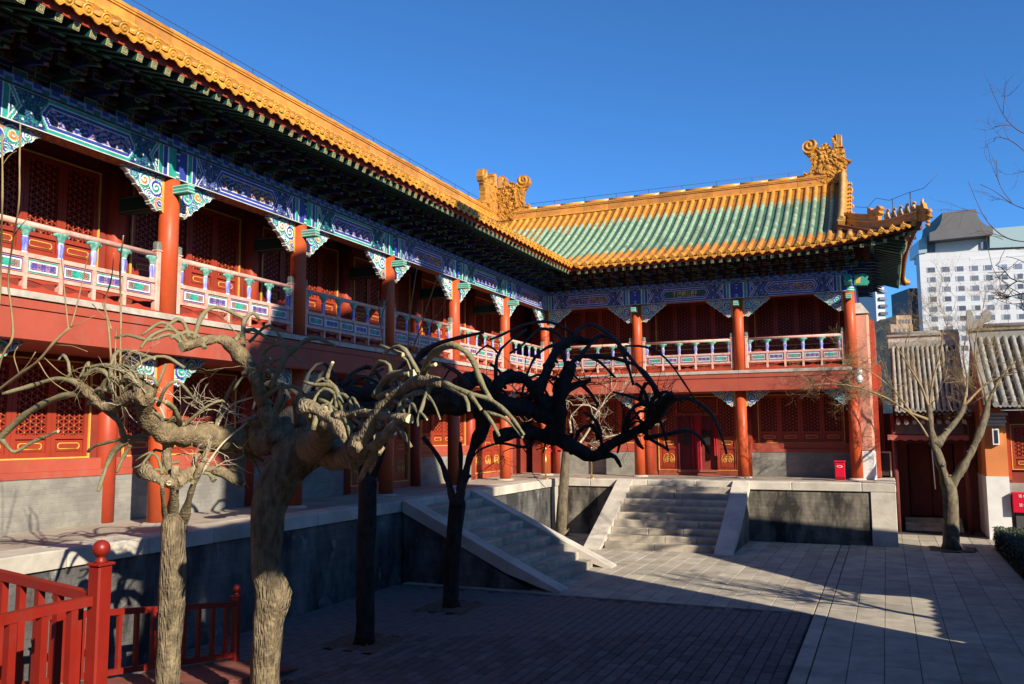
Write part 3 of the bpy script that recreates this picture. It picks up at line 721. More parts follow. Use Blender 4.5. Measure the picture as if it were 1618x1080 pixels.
def drip_mesh():
    b = MB(); pts = []
    for k in range(9):
        t = k/8; x = -0.095+0.19*t; pts.append((x, 0.03*abs(1-2*t)**1.0*1.0))
    low = [(0.095,0.0),(0.082,-0.035),(0.055,-0.055),(0.03,-0.085),(0.0,-0.10),(-0.03,-0.085),(-0.055,-0.055),(-0.082,-0.035),(-0.095,0.0)]
    ol = [(p[0], p[1]) for p in pts]+low[1:-1]
    ol = ol[::-1]
    b.prism(ol, -0.008, 0.008, YTILE); q = [(p[0]*0.7, p[1]*0.7-0.008) for p in ol]; b.prism(q, -0.014, -0.007, YTILE)
    me = b.mesh('drip_tile'); me.transform(Matrix.Rotation(math.radians(-12), 4, 'X')); return me
DISC, DRIP = disc_mesh(), drip_mesh()
def barrel_mesh(m):
    b = MB(); n = 6; L = 0.30; vs = []
    for yy, r in ((0.0,0.076),(0.012,0.080),(0.03,0.076),(L,0.070)):
        for j in range(n+1): an = math.pi*j/n; vs.append((r*math.cos(an), yy, r*math.sin(an)))
    fs = [(i*(n+1)+j+1, i*(n+1)+j, (i+1)*(n+1)+j, (i+1)*(n+1)+j+1) for i in range(3) for j in range(n)]
    b.add(vs, fs, m, True); b.add(vs[:n+1], [tuple(range(n+1))], m)
    return b.mesh('barrel_tile')
BARY, BARG = barrel_mesh(YTILE2), barrel_mesh(GTILE)

def hall_front(root, M, cols, lower, upper_kind, arch_kinds, dado, has_beam=(True, True), first_col=True, last_col=True):
    for i, x in enumerate(cols):
        if i == 0 and not first_col: continue
        if i == len(cols)-1 and not last_col: continue
        T = M @ Matrix.Translation((x, 0, 0))
        link('column_base', CM[3], root, T); link('column', CM[0], root, T); o = link('column', CM[1], root, T)
        link('painted_column_head', CM[2], o, T); link('beam_end', CM[4], o, T)
        ic = MB(); ic.tube([(0,0,TERR),(0,0,4.2)], 0.16, 14, RED); ic.build('inner_column', root, T @ Matrix.Translation((0, WALL_Y-0.06, 0)))
        ic = MB(); ic.tube([(0,0,FLOOR2-0.05),(0,0,7.5)], 0.16, 14, RED); ic.build('inner_column', root, T @ Matrix.Translation((0, WALL_Y-0.06, 0)))
        tb = MB(); tb.box(-0.07,0.07,0.15,WALL_Y-0.2,6.5,6.78,DGREEN); tb.box(-0.075,0.075,0.17,WALL_Y-0.22,6.52,6.53,OUTL); tb.box(-0.075,0.075,0.17,WALL_Y-0.22,6.75,6.76,OUTL); tb.build('tie_beam', root, T)
    for i in range(len(cols)-1):
        x0, x1 = cols[i], cols[i+1]; L = x1-x0; T = M @ Matrix.Translation((x0, 0, 0))
        # balcony edge
        b = MB(); b.box(0.002 if i else -0.36, L-0.002, -0.35, WALL_Y+0.1, BEAM0, 4.545, FASCIA); b.box(0.002 if i else -0.38, L-0.002, -0.372, -0.2, 4.548, 4.655, FASCIA); b.build('fascia_beam', root, T)
        b = MB(); b.bbox(0.0 if i else -0.4, L-0.004, -0.395, WALL_Y+0.1, 4.675, 4.762, SILL, 0.01); b.build('balcony_floor', root, T)
        balustrade(root, T, 0.21, L-0.21)
        # lower brackets and upper brackets
        for (z, BB, xo) in ((BEAM0-0.002, BRK_LOW, 0.155), (ARCH0-0.002, BRK, 0.15)):
            link('carved_bracket', BB[0], root, T @ Matrix.Translation((xo, 0, z))); link('carved_bracket', BB[1], root, T @ Matrix.Translation((L-xo, 0, z)))
        # architrave
        b = MB(); b.box(0.12, L-0.12, -0.145, 0.14, ARCH0, ARCH1, NAVY); b.box(-0.001, L-0.001, -0.185, 0.18, ARCH1+0.002, ARCH1+0.118, NAVY)
        o = b.build('architrave', root, T)
        me = ARCHM.setdefault((round(L, 3), arch_kinds[i]), None) or architrave(L, arch_kinds[i], '')
        ARCHM[(round(L, 3), arch_kinds[i])] = me
        link('painted_panel', me, o, T)
        pk = ('p', round(L, 3))
        if pk not in ARCHM:
            ARCHM[pk] = plate(L); s = grid_mesh('soffit_painting', np.linspace(0.7, L-0.7, 70), np.linspace(-0.12, 0.12, 10), soffit_col(L)); s.transform(Matrix.Rotation(math.radians(90), 4, 'X')); ARCHM[('s', round(L, 3))] = s
        link('painted_plate', ARCHM[pk], o, T)
        link('painted_soffit', ARCHM[('s', round(L, 3))], o, T @ Matrix.Translation((0, 0, ARCH0-0.003)))
        # bracket sets
        n = 6
        for k in range(n+(1 if i == len(cols)-2 else 0)):
            link('bracket_set', DG[k % 2], root, T @ Matrix.Translation((L*k/n, 0, 0)))
        b = MB(); b.box(0, L-0.001, 0.01, 0.05, 7.552, 8.2, DARKRED)
        for k in range(n):
            xc = L*(k+0.5)/n; b.prism([(xc-0.10,7.58),(xc+0.10,7.58),(xc+0.07,7.70),(xc,7.83),(xc-0.07,7.70)], -0.006, 0.01, FLAME); b.prism([(xc-0.045,7.60),(xc+0.045,7.60),(xc+0.03,7.68),(xc,7.75),(xc-0.03,7.68)], -0.012, -0.005, FLAME2)
        b.build('bracket_board', root, T)
        # corridor ceilings
        b = MB(); b.box(0, L, 0.15, WALL_Y+0.2, 7.38, 7.42, DGREEN); b.build('corridor_ceiling', root, T)
        # walls
        W0, W1 = 0.34, L-0.34; nl = 4; lw = (W1-W0)/nl
        T2 = T @ Matrix.Translation((0, WALL_Y, 0))
        u = MB(); u.box(0.0, W0-0.024, -0.03, 0.12, FLOOR2, 7.40, REDWALL); u.box(W1+0.024, L, -0.03, 0.12, FLOOR2, 7.40, REDWALL); u.box(W0-0.024, W1+0.024, -0.02, 0.12, FLOOR2, 5.575, REDWALL); u.box(W0-0.024, W1+0.024, -0.02, 0.12, 7.125, 7.40, REDWALL)
        u.box(W0-0.02, W1+0.02, -0.05, -0.02, 5.30, 5.34, RED); u.box(W0-0.02, W1+0.02, -0.045, -0.02, 5.05, 5.08, RED)
        u.build('upper_wall', root, T2)
        gold_frame(root, T2, W0, W1, 5.6, 7.1)
        for k in range(nl): leaf(root, T2, W0+lw*(k+0.5), lw, 5.6, 7.1, 'win')
        lk = lower[i]; l = MB()
        if lk == 'dado':
            l.box(0.0, L, -0.16, 0.12, TERR-0.02, 2.33, dado); l.box(0.0, L, -0.175, 0.12, 2.333, 2.43, FASCIA); l.box(0.05, L-0.05, -0.13, 0.12, 2.432, 2.605, FASCIA)
            l.box(0.0, W0-0.024, -0.03, 0.12, 2.6, 4.2, REDWALL); l.box(W1+0.024, L, -0.03, 0.12, 2.6, 4.2, REDWALL); l.box(W0-0.024, W1+0.024, -0.02, 0.12, 4.085, 4.2, REDWALL)
            o = l.build('lower_wall', root, T2); gold_frame(root, T2, W0, W1, 2.63, 4.06)
            for k in range(nl): leaf(root, T2, W0+lw*(k+0.5), lw, 2.63, 4.06, 'win')
        else:
            l.box(0.0, W0-0.024, -0.03, 0.12, TERR, 4.2, FASCIA); l.box(W1+0.024, L, -0.03, 0.12, TERR, 4.2, FASCIA); l.box(W0-0.024, W1+0.024, -0.02, 0.12, 4.085, 4.2, REDWALL); l.box(W0-0.024, W1+0.024, -0.06, 0.12, TERR, TERR+0.14, FASCIA)
            l.build('lower_wall', root, T2); gold_frame(root, T2, W0, W1, TERR+0.17, 4.06)
            for k in range(nl):
                if lk == 'curtain' and k in (1, 2): continue
                leaf(root, T2, W0+lw*(k+0.5), lw, TERR+0.15, 4.06, 'door')
ARCHM = {}
FLAME = mat('flame_orange', (0.20,0.06,0.02), 0.6); FLAME2 = mat('flame_gold', (0.30,0.16,0.04), 0.6)

def ridge_line(root, M, x0, x1, y, name='ridge_block'):
    n = max(1, round((x1-x0)/0.95)); w = (x1-x0)/n; b = MB(); g = 0.004
    for (hw, z0, z1, m) in ((0.20,10.80,10.90,YTILE2),(0.15,10.90,10.97,YTILE2),(0.18,10.97,11.02,YTILE),(0.12,11.02,11.24,YTILE2),(0.15,11.24,11.28,YTILE),(0.17,11.28,11.335,YTILE2)):
        b.box(g, w-g, -hw, hw, z0, z1, m)
    b.tube([(g,0,11.36),(w-g,0,11.36)], 0.085, 10, YTILE)
    me = b.mesh(name)
    for k in range(n): link(name, me, root, M @ Matrix.Translation((x0+w*k, y, 0)))
def wire_line(root, M, pts, posts, h=0.14):
    b = MB()
    for p in posts: b.tube([(p[0],p[1],p[2]-0.06),(p[0],p[1],p[2]+h)], 0.011, 5, WIREM)
    b.tube([(p[0],p[1],p[2]+h) for p in pts], 0.0075, 5, WIREM)
    b.build('lightning_wire', root, M)
WIREM = mat('dark_wire', (0.05,0.05,0.055), 0.5)

# ---- west hall
west = thing('west_hall', 'long red two-storey hall with painted eaves whose balcony runs behind the gnarled trees', 'building', (XL, Y0, TERR))
wc = [Y0+BY*i for i in range(-1, 6)]
hall_front(west, MW, wc, ['dado','dado','dado','door','dado','door'], 'win', [1,0,1,0,1,0], DADO_W, last_col=False)
# ---- north hall
north = thing('north_hall', 'two-storey hall with green and yellow tiled roof and a curtained doorway above the steps', 'building', (XL+1.5*BX, YW, TERR))
nc = [XL+BX*i for i in range(4)]
hall_front(north, MN, nc, ['dado','curtain','dado'], 'win', [0,2,0], DADO_N)
# cores of both halls
b = MB(); b.box(wc[0]-2.3, YW+6.3, WALL_Y+0.1, 6.3, TERR-0.01, 9.0, REDWALL); b.build('hall_core', west, MW)
b = MB(); b.box(-11.2, XE-0.02, WALL_Y+0.1, 6.3, TERR-0.011, 8.7, REDWALL); b.build('hall_core', north, MN)
b = MB(); b.box(wc[0]-2.3, YW+1.2, 0.07, WALL_Y+0.2, 8.15, 8.72, DARKRED); b.build('attic_wall', west, MW)
b = MB(); b.box(XL-1.0, XE, 0.07, WALL_Y+0.2, 8.16, 8.71, DARKRED); b.build('attic_wall', north, MN)
b = MB(); b.box(-10.4, nc[0]+0.0, WALL_Y-0.02, WALL_Y+0.12, TERR, 7.4, REDWALL); b.build('corner_wall', north, MN)
# north hall: end pier east of the last column
PIER = mat('pink_plaster_pier', (0.62,0.26,0.17), 0.75, var=0.1, vscale=1.2, bump=0.05); WPL = mat('whitewashed_stone', (0.66,0.64,0.60), 0.8, var=0.1)
b = MB(); b.bbox(XE+0.02, XE+0.49, 0.02, WALL_Y+5, 2.42, 6.30, PIER, 0.06); b.hexa([(XE+0.0,-0.02,6.30),(XE+0.52,-0.02,6.30),(XE+0.52,6,6.30),(XE,6,6.30),(XE+0.1,0.1,6.62),(XE+0.3,0.1,6.62),(XE+0.3,6,6.62),(XE+0.1,6,6.62)], SILL)
b.bbox(XE+0.012, XE+0.50, 0.01, WALL_Y+5, TERR, 2.415, WPL, 0.05); b.build('end_pier', north, MN)
b = MB(); b.box(XE+0.5, XE+0.62, 0.9, 6, 1.62, 6.2, RED); b.box(XE+0.62, XE+0.75, 2.5, 6, 1.62, 5.0, RED); b.build('side_wall', north, MN)

# ---- roofs
XG = XE+0.005                  # gable plane
KX = (lambda x: min(1.0, max(0.0, (x+3.0)/4.1)))
def eave_n(x): k = KX(x); return EO+0.29*k*k, 0.36*k*k
def hip_d(x): return (x-XG)/(1.10-XG)*1.85
def surf_n(x, t):              # t measured from the straight eave line inward
    _, lf = eave_n(x); f = max(0.0, 1-max(t, 0)/2.2); return zroof(t)+lf*f*f if t > 0 else zroof(0)+0.40*t+lf
def band(t): return YTILE2 if (t < 0.95 or t > 3.75) else GTILE
def roof_sheet(root, M, xs, t0f, t1f, zf, mf, name='roof_sheet'):
    b = MB(); n = 14
    for xa, xb in zip(xs[:-1], xs[1:]):
        ta0, ta1, tb0, tb1 = t0f(xa), t1f(xa), t0f(xb), t1f(xb)
        if ta1-ta0 < 0.02 and tb1-tb0 < 0.02: continue
        for k in range(n):
            q = []
            for (x, t) in ((xa, ta0+(ta1-ta0)*k/n), (xb, tb0+(tb1-tb0)*k/n), (xb, tb0+(tb1-tb0)*(k+1)/n), (xa, ta0+(ta1-ta0)*(k+1)/n)):
                q.append((x, -(EO-t), zf(x, t)))
            b.add(q, [(0,1,2,3)], mf((ta0+(ta1-ta0)*(k+0.5)/n)))
            lowq = [(p[0], p[1], p[2]-0.07) for p in q]; b.add(lowq, [(3,2,1,0)], DARKRED)
    return b.build(name, root, M)
TM = EO+RD                     # eave-to-ridge run
trough = lambda t: TROUGH_Y if (t < 0.95 or t > 3.75) else TROUGH_G
xsn = [-13.4, -12.2, -11.0, -9.8, -8.65, -7, -5, -3, -2, XG]
val = lambda x: max(0.0, EO-(x-XL)) if x < XL+EO else 0.0      # valley: d = x-XL
roof_sheet(north, MN, xsn, val, lambda x: TM, surf_n, trough)
xh = [XG, -0.4, 0.0, 0.4, 0.7, 0.95, 1.08]
roof_sheet(north, MN, xh, lambda x: EO-eave_n(x)[0], lambda x: EO-hip_d(x), surf_n, lambda t: TROUGH_Y)
# back slope (mirror about the ridge)
MB_back = Matrix.Translation((0, YW+2*RD, 0)) @ Matrix.Diagonal((1,-1,1,1)).to_4x4()
bk = MB()
for k in range(10):
    ta, tb = TM*k/10, TM*(k+1)/10; bk.add([(-13.4, 2*RD+EO-ta, zroof(ta)), (XG, 2*RD+EO-ta, zroof(ta)), (XG, 2*RD+EO-tb, zroof(tb)), (-13.4, 2*RD+EO-tb, zroof(tb))], [(3,2,1,0)], TROUGH_Y)
bk.build('roof_sheet', north, MN)
# west roof sheet
xsw = [2.6]+[4+2*i for i in range(11)]+[YW-EO, YW, YW+RD]
valw = lambda y: max(0.0, EO-(YW-y)) if y > YW-EO else 0.0
roof_sheet(west, MW, xsw, valw, lambda y: TM, lambda y, t: zroof(t), trough)
bk = MB()
for k in range(8):
    ta, tb = TM*k/8, TM*(k+1)/8; bk.add([(2.6, 2*RD+EO-ta, zroof(ta)), (YW+RD, 2*RD+EO-ta, zroof(ta)), (YW+RD, 2*RD+EO-tb, zroof(tb)), (2.6, 2*RD+EO-tb, zroof(tb))], [(3,2,1,0)], TROUGH_Y)
bk.build('roof_sheet', west, MW)
# tile rows of the north hall
tiles = []; SP = 0.27
rows_n = [XL+EO+0.135+SP*k for k in range(0, 40)]; rows_v = [XL+EO-0.135-SP*k for k in range(0, 17)]
def row_pts(x, ta, tb):
    out = []; t = ta
    while t < tb-0.05:
        sl = dz_roof(t); L = 0.30/math.sqrt(1+sl*sl); out.append((t, sl)); t += L
    return out
for x in rows_n+rows_v:
    if x > XG-0.25: continue
    for (t, sl) in row_pts(x, max(0.02, val(x)+0.05 if x < XL+EO else 0.06), 4.50):
        z = surf_n(x, t); s2 = (surf_n(x, t+0.1)-z)/0.1
        Mx = Matrix.Translation((x, YW-(EO-t), z)) @ Matrix.Rotation(math.atan(s2), 4, 'X')
        tiles.append((depth_of(x, YW-(EO-t), z), Mx, 'G' if 0.95 <= t < 3.75 else 'Y'))
tiles.sort(key=lambda q: q[0]); rest = MB(); 
for k, (dz, Mx, kind) in enumerate(tiles):
    me = BARG if kind == 'G' else BARY
    if k < 300: link('barrel_tile', me, north, Mx)
    else:
        vs = [Mx @ v.co for v in me.vertices]; rest.add(vs, [tuple(p.vertices) for p in me.polygons], GTILE if kind == 'G' else YTILE2, True)
o = rest.build('barrel_tiles', north); o['kind'] = 'stuff'; o['label'] = 'the remaining tile rows of the roof'
def eave_tile(root, M, x, d, z):
    link('eave_disc_tile', DISC, root, M @ Matrix.Translation((x, -d-0.0, z+0.005)) @ Matrix.Rotation(math.radians(20), 4, 'X'))
def drip(root, M, x, d, z): link('drip_tile', DRIP, root, M @ Matrix.Translation((x, -d-0.01, z-0.01)))
for x in rows_n:
    if x > 1.0: break
    d, lf = eave_n(x); z = zroof(0)+lf-0.4*(d-EO)*0.5
    eave_tile(north, MN, x, d, z); 
    if x+SP/2 < 1.0: d2, l2 = eave_n(x+SP/2); drip(north, MN, x+SP/2, d2, zroof(0)+l2-0.03)
    if x > XG-0.25:            # short rows on the skirt roof
        th = EO-hip_d(x); pts = [(x, -(EO-t), surf_n(x, t)+0.01) for t in np.linspace(EO-d+0.05, max(th, EO-d+0.15), 6)]
        b = MB(); b.tube(pts, 0.075, 10, YPALE); b.build('tile_row', north, MN)
rows_w = [YW-EO-0.135-SP*k for k in range(0, 78)]
for y in rows_w:
    eave_tile(west, MW, y, EO, zroof(0)); drip(west, MW, y-SP/2, EO, zroof(0)-0.03)
    b = MB(); b.tube([(y, -(EO-t), zroof(t)+0.01) for t in (0.05, 0.8, 1.6, 2.4, 3.2, 3.9, 4.5)], 0.074, 8, YTILE2); b.build('tile_row', west, MW)
# rafters, purlin and soffits
def rafters(root, M, x0, x1, sp, zf=lambda x: 0.0, df=lambda x: 0.0, fan=None):
    n = int((x1-x0)/sp)
    for k in range(n+1):
        x = x0+(x1-x0)*k/n; T = M @ Matrix.Translation((x, -df(x), zf(x)))
        if fan: T = T @ Matrix.Rotation(fan(x), 4, 'Z')
        link('flying_rafter', FR, root, T); link('round_rafter', RR, root, T)
rafters(west, MW, 3.9, YW-EO-0.1, 0.24)
rafters(north, MN, XL+EO+0.15, XG, 0.24, lambda x: eave_n(x)[1]*0.8)
def eaves_trim(root, M, x0, x1, zf=lambda x: 0.0, df=lambda x: 0.0, n=1):
    b = MB(); xs = np.linspace(x0, x1, n+1)
    b.tube([(x, -0.665, 8.145+zf(x)*0.3) for x in xs], 0.075, 10, DGREEN); b.build('eave_purlin', root, M)
    b = MB()
    for xa, xb in zip(xs[:-1], xs[1:]):
        za, zb, da, db = zf(xa), zf(xb), df(xa), df(xb)
        b.hexa([(xa,-1.46-da,7.925+za),(xb,-1.46-db,7.925+zb),(xb,-1.36-db,7.96+zb),(xa,-1.36-da,7.96+za),(xa,-1.47-da,8.06+za),(xb,-1.47-db,8.06+zb),(xb,-1.36-db,8.10+zb),(xa,-1.36-da,8.10+za)], RED)
    b.build('eave_board', root, M)
eaves_trim(west, MW, 2.8, YW-EO+0.15); eaves_trim(north, MN, XL+EO-0.15, 1.0, lambda x: eave_n(x)[1], lambda x: eave_n(x)[0]-EO, 24)
ridge_line(west, MW, 2.6, YW+RD-0.6, RD); ridge_line(north, MN, -12.6, XG-0.6, RD)
wire_line(west, MW, [(2.6,RD,11.45),(YW+RD-0.6,RD,11.45)], [(3+1.05*k,RD,11.44) for k in range(25)])
wire_line(north, MN, [(-12.5,RD,11.45),(XG-1.4,RD,11.45)], [(-12.2+1.2*k,RD,11.44) for k in range(9)])
# corner beam, fan rafters and the east skirt roof
def eave_e(y):                 # y: world Y along the east eave
    k1 = min(1.0, max(0.0, (YW+2.2-y)/4.05)); k2 = min(1.0, max(0.0, (y-(YW+2*RD-2.2))/4.05)); k = max(k1, k2); return EO+0.29*k*k, 0.36*k*k
YC0, YC1 = YW-1.85, YW+2*RD+1.85
def hip_e(y): return min((YW-y), 9) if y < YW else (y-(YW+2*RD) if y > YW+2*RD else 0.0)
def surf_e(y, t):
    _, lf = eave_e(y); f = max(0.0, 1-max(t, 0)/2.2); return (zroof(t)+lf*f*f) if t > 0 else zroof(0)+0.40*t+lf
ye = [YC0, YC0+0.25, YC0+0.6, YC0+1.1, YW, YW+1, YW+2.2, YW+RD, YW+2*RD-2.2, YW+2*RD-1, YW+2*RD, YC1-1.1, YC1-0.6, YC1-0.25, YC1]
roof_sheet(north, ME, ye, lambda y: EO-eave_e(y)[0], lambda y: EO-max(hip_e(y), 0.0) if EO-max(hip_e(y),0) > EO-eave_e(y)[0] else EO-eave_e(y)[0], surf_e, lambda t: TROUGH_Y)
rows_e = [YC0+0.12+SP*k for k in range(37)]
for y in rows_e:
    if y > YC1-0.05: break
    d, lf = eave_e(y); eave_tile(north, ME, y, d, zroof(0)+lf-0.2*(d-EO)); d2, l2 = eave_e(y+SP/2); drip(north, ME, y+SP/2, d2, zroof(0)+l2-0.03)
    th = EO-max(hip_e(y), 0.0); pts = [(y, -(EO-t), surf_e(y, t)+0.01) for t in np.linspace(EO-d+0.05, max(th, EO-d+0.12), 5)]
    b = MB(); b.tube(pts, 0.075, 8, YTILE2); b.build('tile_row', north, ME)
rafters(north, ME, YW+0.02, YW+2*RD, 0.24, lambda y: eave_e(y)[1]*0.8)
eaves_trim(north, ME, YC0+0.2, YC1-0.2, lambda y: eave_e(y)[1], lambda y: eave_e(y)[0]-EO, 30)
for k in range(6):             # fanned rafters at the corner, both sides
    f = (k+1)/7.0
    for (M, org, sg, cx) in ((MN, XG, 1, 1), (ME, YW, -1, -1)):
        a = sg*f*math.radians(40); x = org+sg*0.12*k
        T = M @ Matrix.Translation((x, 0, 0.06+0.30*f*f)) @ Matrix.Rotation(a, 4, 'Z') @ Matrix.Diagonal((1, 1.0+0.28*f, 1, 1)).to_4x4()
        link('flying_rafter', FR, north, T); link('round_rafter', RR, north, T)
b = MB(); b.obox((XE-0.2, 0.2, 8.35), (1.02, -1.78, 8.30), 0.16, 0.22, DGREEN); b.obox((1.02,-1.78,8.30),(1.06,-1.83,8.30),0.165,0.2,DARKRED); b.build('corner_beam', north, MN)
DGE = ME
for k in range(1, 13): link('bracket_set', DG[k % 2], north, ME @ Matrix.Translation((YW+0.53*k, 0, 0)))
b = MB(); b.box(YW, YW+2*RD, 0.01, 0.05, 7.55, 8.5, DARKRED); b.box(YW, YW+2*RD, -0.15, 0.15, ARCH0-0.3, 7.552, NAVY); b.build('side_beam', north, ME)
b = MB(); b.box(YW-0.35, YW+0.1, -0.10, 0.10, 7.10, 7.36, GREEN); b.prism([(YW-0.55,7.16),(YW-0.36,7.08),(YW-0.36,7.40),(YW-0.5,7.38)], -0.09, 0.09, GREEN); b.box(YW-0.5, YW, -0.105, 0.105, 7.2, 7.22, WHITE); b.build('beam_end', north, ME)
b = MB(); b.prism([(XE+0.16,7.12),(XE+0.50,7.10),(XE+0.56,7.2),(XE+0.50,7.26),(XE+0.54,7.36),(XE+0.44,7.44),(XE+0.16,7.40)], -0.1, 0.1, GREEN); b.prism([(XE+0.2,7.16),(XE+0.32,7.16),(XE+0.34,7.34),(XE+0.2,7.36)], -0.11, -0.09, GOLD); b.build('carved_beam_end', north, MN)

# gable, its barge ridge and the hip ridge
gy = np.linspace(-0.35, RD, 14); pr = [(y, zroof(EO+y)+0.02) for y in gy]
ol = [(p[0], p[1]) for p in pr]+[(2*RD-p[0], p[1]) for p in pr[::-1][1:]]
b = MB(); lo = [(p[0], 8.35) for p in (ol[0], ol[-1])]
vsf = [(XG-0.02, p[0], p[1]) for p in ol]+[(XG-0.02, lo[1][0], 8.35), (XG-0.02, lo[0][0], 8.35)]; nn = len(vsf)
vsb = [(v[0]-0.06, v[1], v[2]) for v in vsf]
b.add(vsf+vsb, [tuple(reversed(range(nn))), tuple(range(nn, 2*nn))]+[(i, (i+1) % nn, nn+(i+1) % nn, nn+i) for i in range(nn)], FASCIA); b.build('gable_board', north, MN)
def barge(side):
    Y = (lambda q: q) if side == 0 else (lambda q: 2*RD-q)
    pts = [(XG-0.10, Y(q), zroof(EO+q)+0.16) for q in np.linspace(-0.45, RD-0.15, 16)]
    b = MB()
    for (w, h, dz, m) in ((0.26,0.10,-0.06,YTILE2),(0.17,0.26,0.07,YPALE),(0.22,0.05,0.22,YPALE)):
        for p, q in zip(pts[:-1], pts[1:]): b.obox((p[0],p[1],p[2]+dz), (q[0],q[1],q[2]+dz), w, h, m)
    b.tube([(p[0],p[1],p[2]+0.28) for p in pts], 0.075, 8, YPALE)
    b.build('barge_ridge', north, MN)
    for k in range(14):
        q = -0.3+k*0.26
        if q > RD-0.2: break
        z = zroof(EO+q)+0.10; link('eave_disc_tile', DISC, north, MN @ Matrix.Translation((XG+0.13, Y(q), z)) @ Matrix.Rotation(math.pi/2, 4, 'Z')); link('drip_tile', DRIP, north, MN @ Matrix.Translation((XG+0.13, Y(q+0.13), z-0.02)) @ Matrix.Rotation(math.pi/2, 4, 'Z'))
barge(0); barge(1)
hp0 = Vector((XG+0.05, -0.05, 8.98)); hp1 = Vector((1.12, -1.87, 8.60))
def hipz(f):
    x = hp0.x+(hp1.x-hp0.x)*f; y = hp0.y+(hp1.y-hp0.y)*f
    return Vector((x, y, surf_n(x, EO+y)+0.13+0.10*f**4))
b = MB(); P = [hipz(f) for f in np.linspace(0, 0.97, 12)]; big = [hipz(f) for f in np.linspace(0, 0.42, 6)]
for p, q in zip(P[:-1], P[1:]): b.obox(p, q, 0.19, 0.20, YTILE2); b.obox(p+Vector((0,0,0.11)), q+Vector((0,0,0.11)), 0.24, 0.04, YTILE)
for p, q in zip(big[:-1], big[1:]): b.obox(p+Vector((0,0,0.2)), q+Vector((0,0,0.2)), 0.15, 0.16, YTILE2); b.obox(p+Vector((0,0,0.30)), q+Vector((0,0,0.30)), 0.22, 0.05, YTILE2)
b.build('hip_ridge', north, MN)
def beast_mesh(s, name):
    b = MB(); b.lathe([(0.07*s,0),(0.075*s,0.03*s),(0.05*s,0.05*s)], 8, YPALE)
    b.tube([(0.02*s,0,0.03*s),(0.01*s,0,0.11*s),(-0.01*s,0,0.19*s),(-0.02*s,0,0.25*s)], [0.058*s,0.06*s,0.05*s,0.036*s], 8, YPALE)
    b.tube([(-0.01*s,0,0.25*s),(-0.05*s,0,0.275*s),(-0.10*s,0,0.255*s)], [0.04*s,0.046*s,0.02*s], 8, YPALE)
    b.tube([(0.0,0,0.29*s),(0.03*s,0,0.34*s)], [0.018*s,0.006*s], 5, YPALE)
    for yy in (-1, 1): b.tube([(-0.04*s,yy*0.03*s,0.15*s),(-0.06*s,yy*0.035*s,0.02*s)], [0.022*s,0.018*s], 6, YPALE)
    b.tube([(0.06*s,0,0.04*s),(0.10*s,0,0.12*s),(0.085*s,0,0.2*s)], [0.025*s,0.02*s,0.008*s], 6, YPALE)
    return b.mesh(name)
BEAST = beast_mesh(0.95, 'ridge_beast'); ang = math.atan2(hp1.y-hp0.y, hp1.x-hp0.x)+math.pi
for f in (0.56, 0.645, 0.73, 0.815, 0.90): link('ridge_beast', BEAST, north, MN @ Matrix.Translation(hipz(f)+Vector((0,0,0.13))) @ Matrix.Rotation(ang, 4, 'Z'))
rid = MB()
ph = hipz(0.42)
rid.prism([(0.16,-0.05),(0.2,0.22),(0.24,0.46),(0.17,0.43),(0.10,0.36),(0.02,0.36),(-0.06,0.38),(-0.10,0.44),(-0.17,0.40),(-0.22,0.33),(-0.15,0.27),(-0.20,0.20),(-0.10,0.15),(-0.06,-0.05)], -0.08, 0.08, YTILE2)
rid.build('horned_beast_head', north, MN @ Matrix.Translation(ph+Vector((0,0,0.1))) @ Matrix.Rotation(ang, 4, 'Z'))
rid = MB(); rid.prism([(0.15,-0.15),(0.15,0.15),(0.10,0.30),(0.0,0.26),(-0.10,0.32),(-0.14,0.16),(-0.26,0.10),(-0.16,0.02),(-0.30,-0.10),(-0.12,-0.16)], -0.07, 0.07, YREL)
rid.tube([(-0.05,0,0.25),(-0.03,0,0.36),(-0.06,0,0.44)], [0.05,0.045,0.02], 8, YPALE); rid.lathe([(0.02,-0.02),(0.06,0.0),(0.075,0.06),(0.05,0.11),(0.01,0.125)], 9, YREL, cx=-0.24)
for k in range(4): rid.lathe([(0.02,-0.06-0.09*k),(0.055,-0.05-0.09*k),(0.055,0.0-0.09*k),(0.01,0.02-0.09*k)], 8, YREL, cx=-0.22+0.02*k)
rid.build('corner_beast', north, MN @ Matrix.Translation(hipz(1.0)+Vector((0,0,0.0))) @ Matrix.Rotation(ang, 4, 'Z'))
b = MB()
wp = [hipz(0.12)+Vector((0,0,0.52)), hipz(0.3)+Vector((0,0,0.52)), hipz(0.42)+Vector((0,0,0.78)), hipz(0.6)+Vector((0,0,0.66)), hipz(0.86)+Vector((0,0,0.70)), hipz(1.0)+Vector((0.08,0,0.72)), hipz(1.0)+Vector((0.45,0,1.08))]
b.tube(wp, 0.0075, 5, WIREM)
for f, h in ((0.3,0.52),(0.64,0.67),(0.87,0.70)): q = hipz(f); b.tube([q+Vector((0,0,0.1)), q+Vector((0,0,h))], 0.013, 5, WIREM)
b.build('lightning_wire', north, MN)

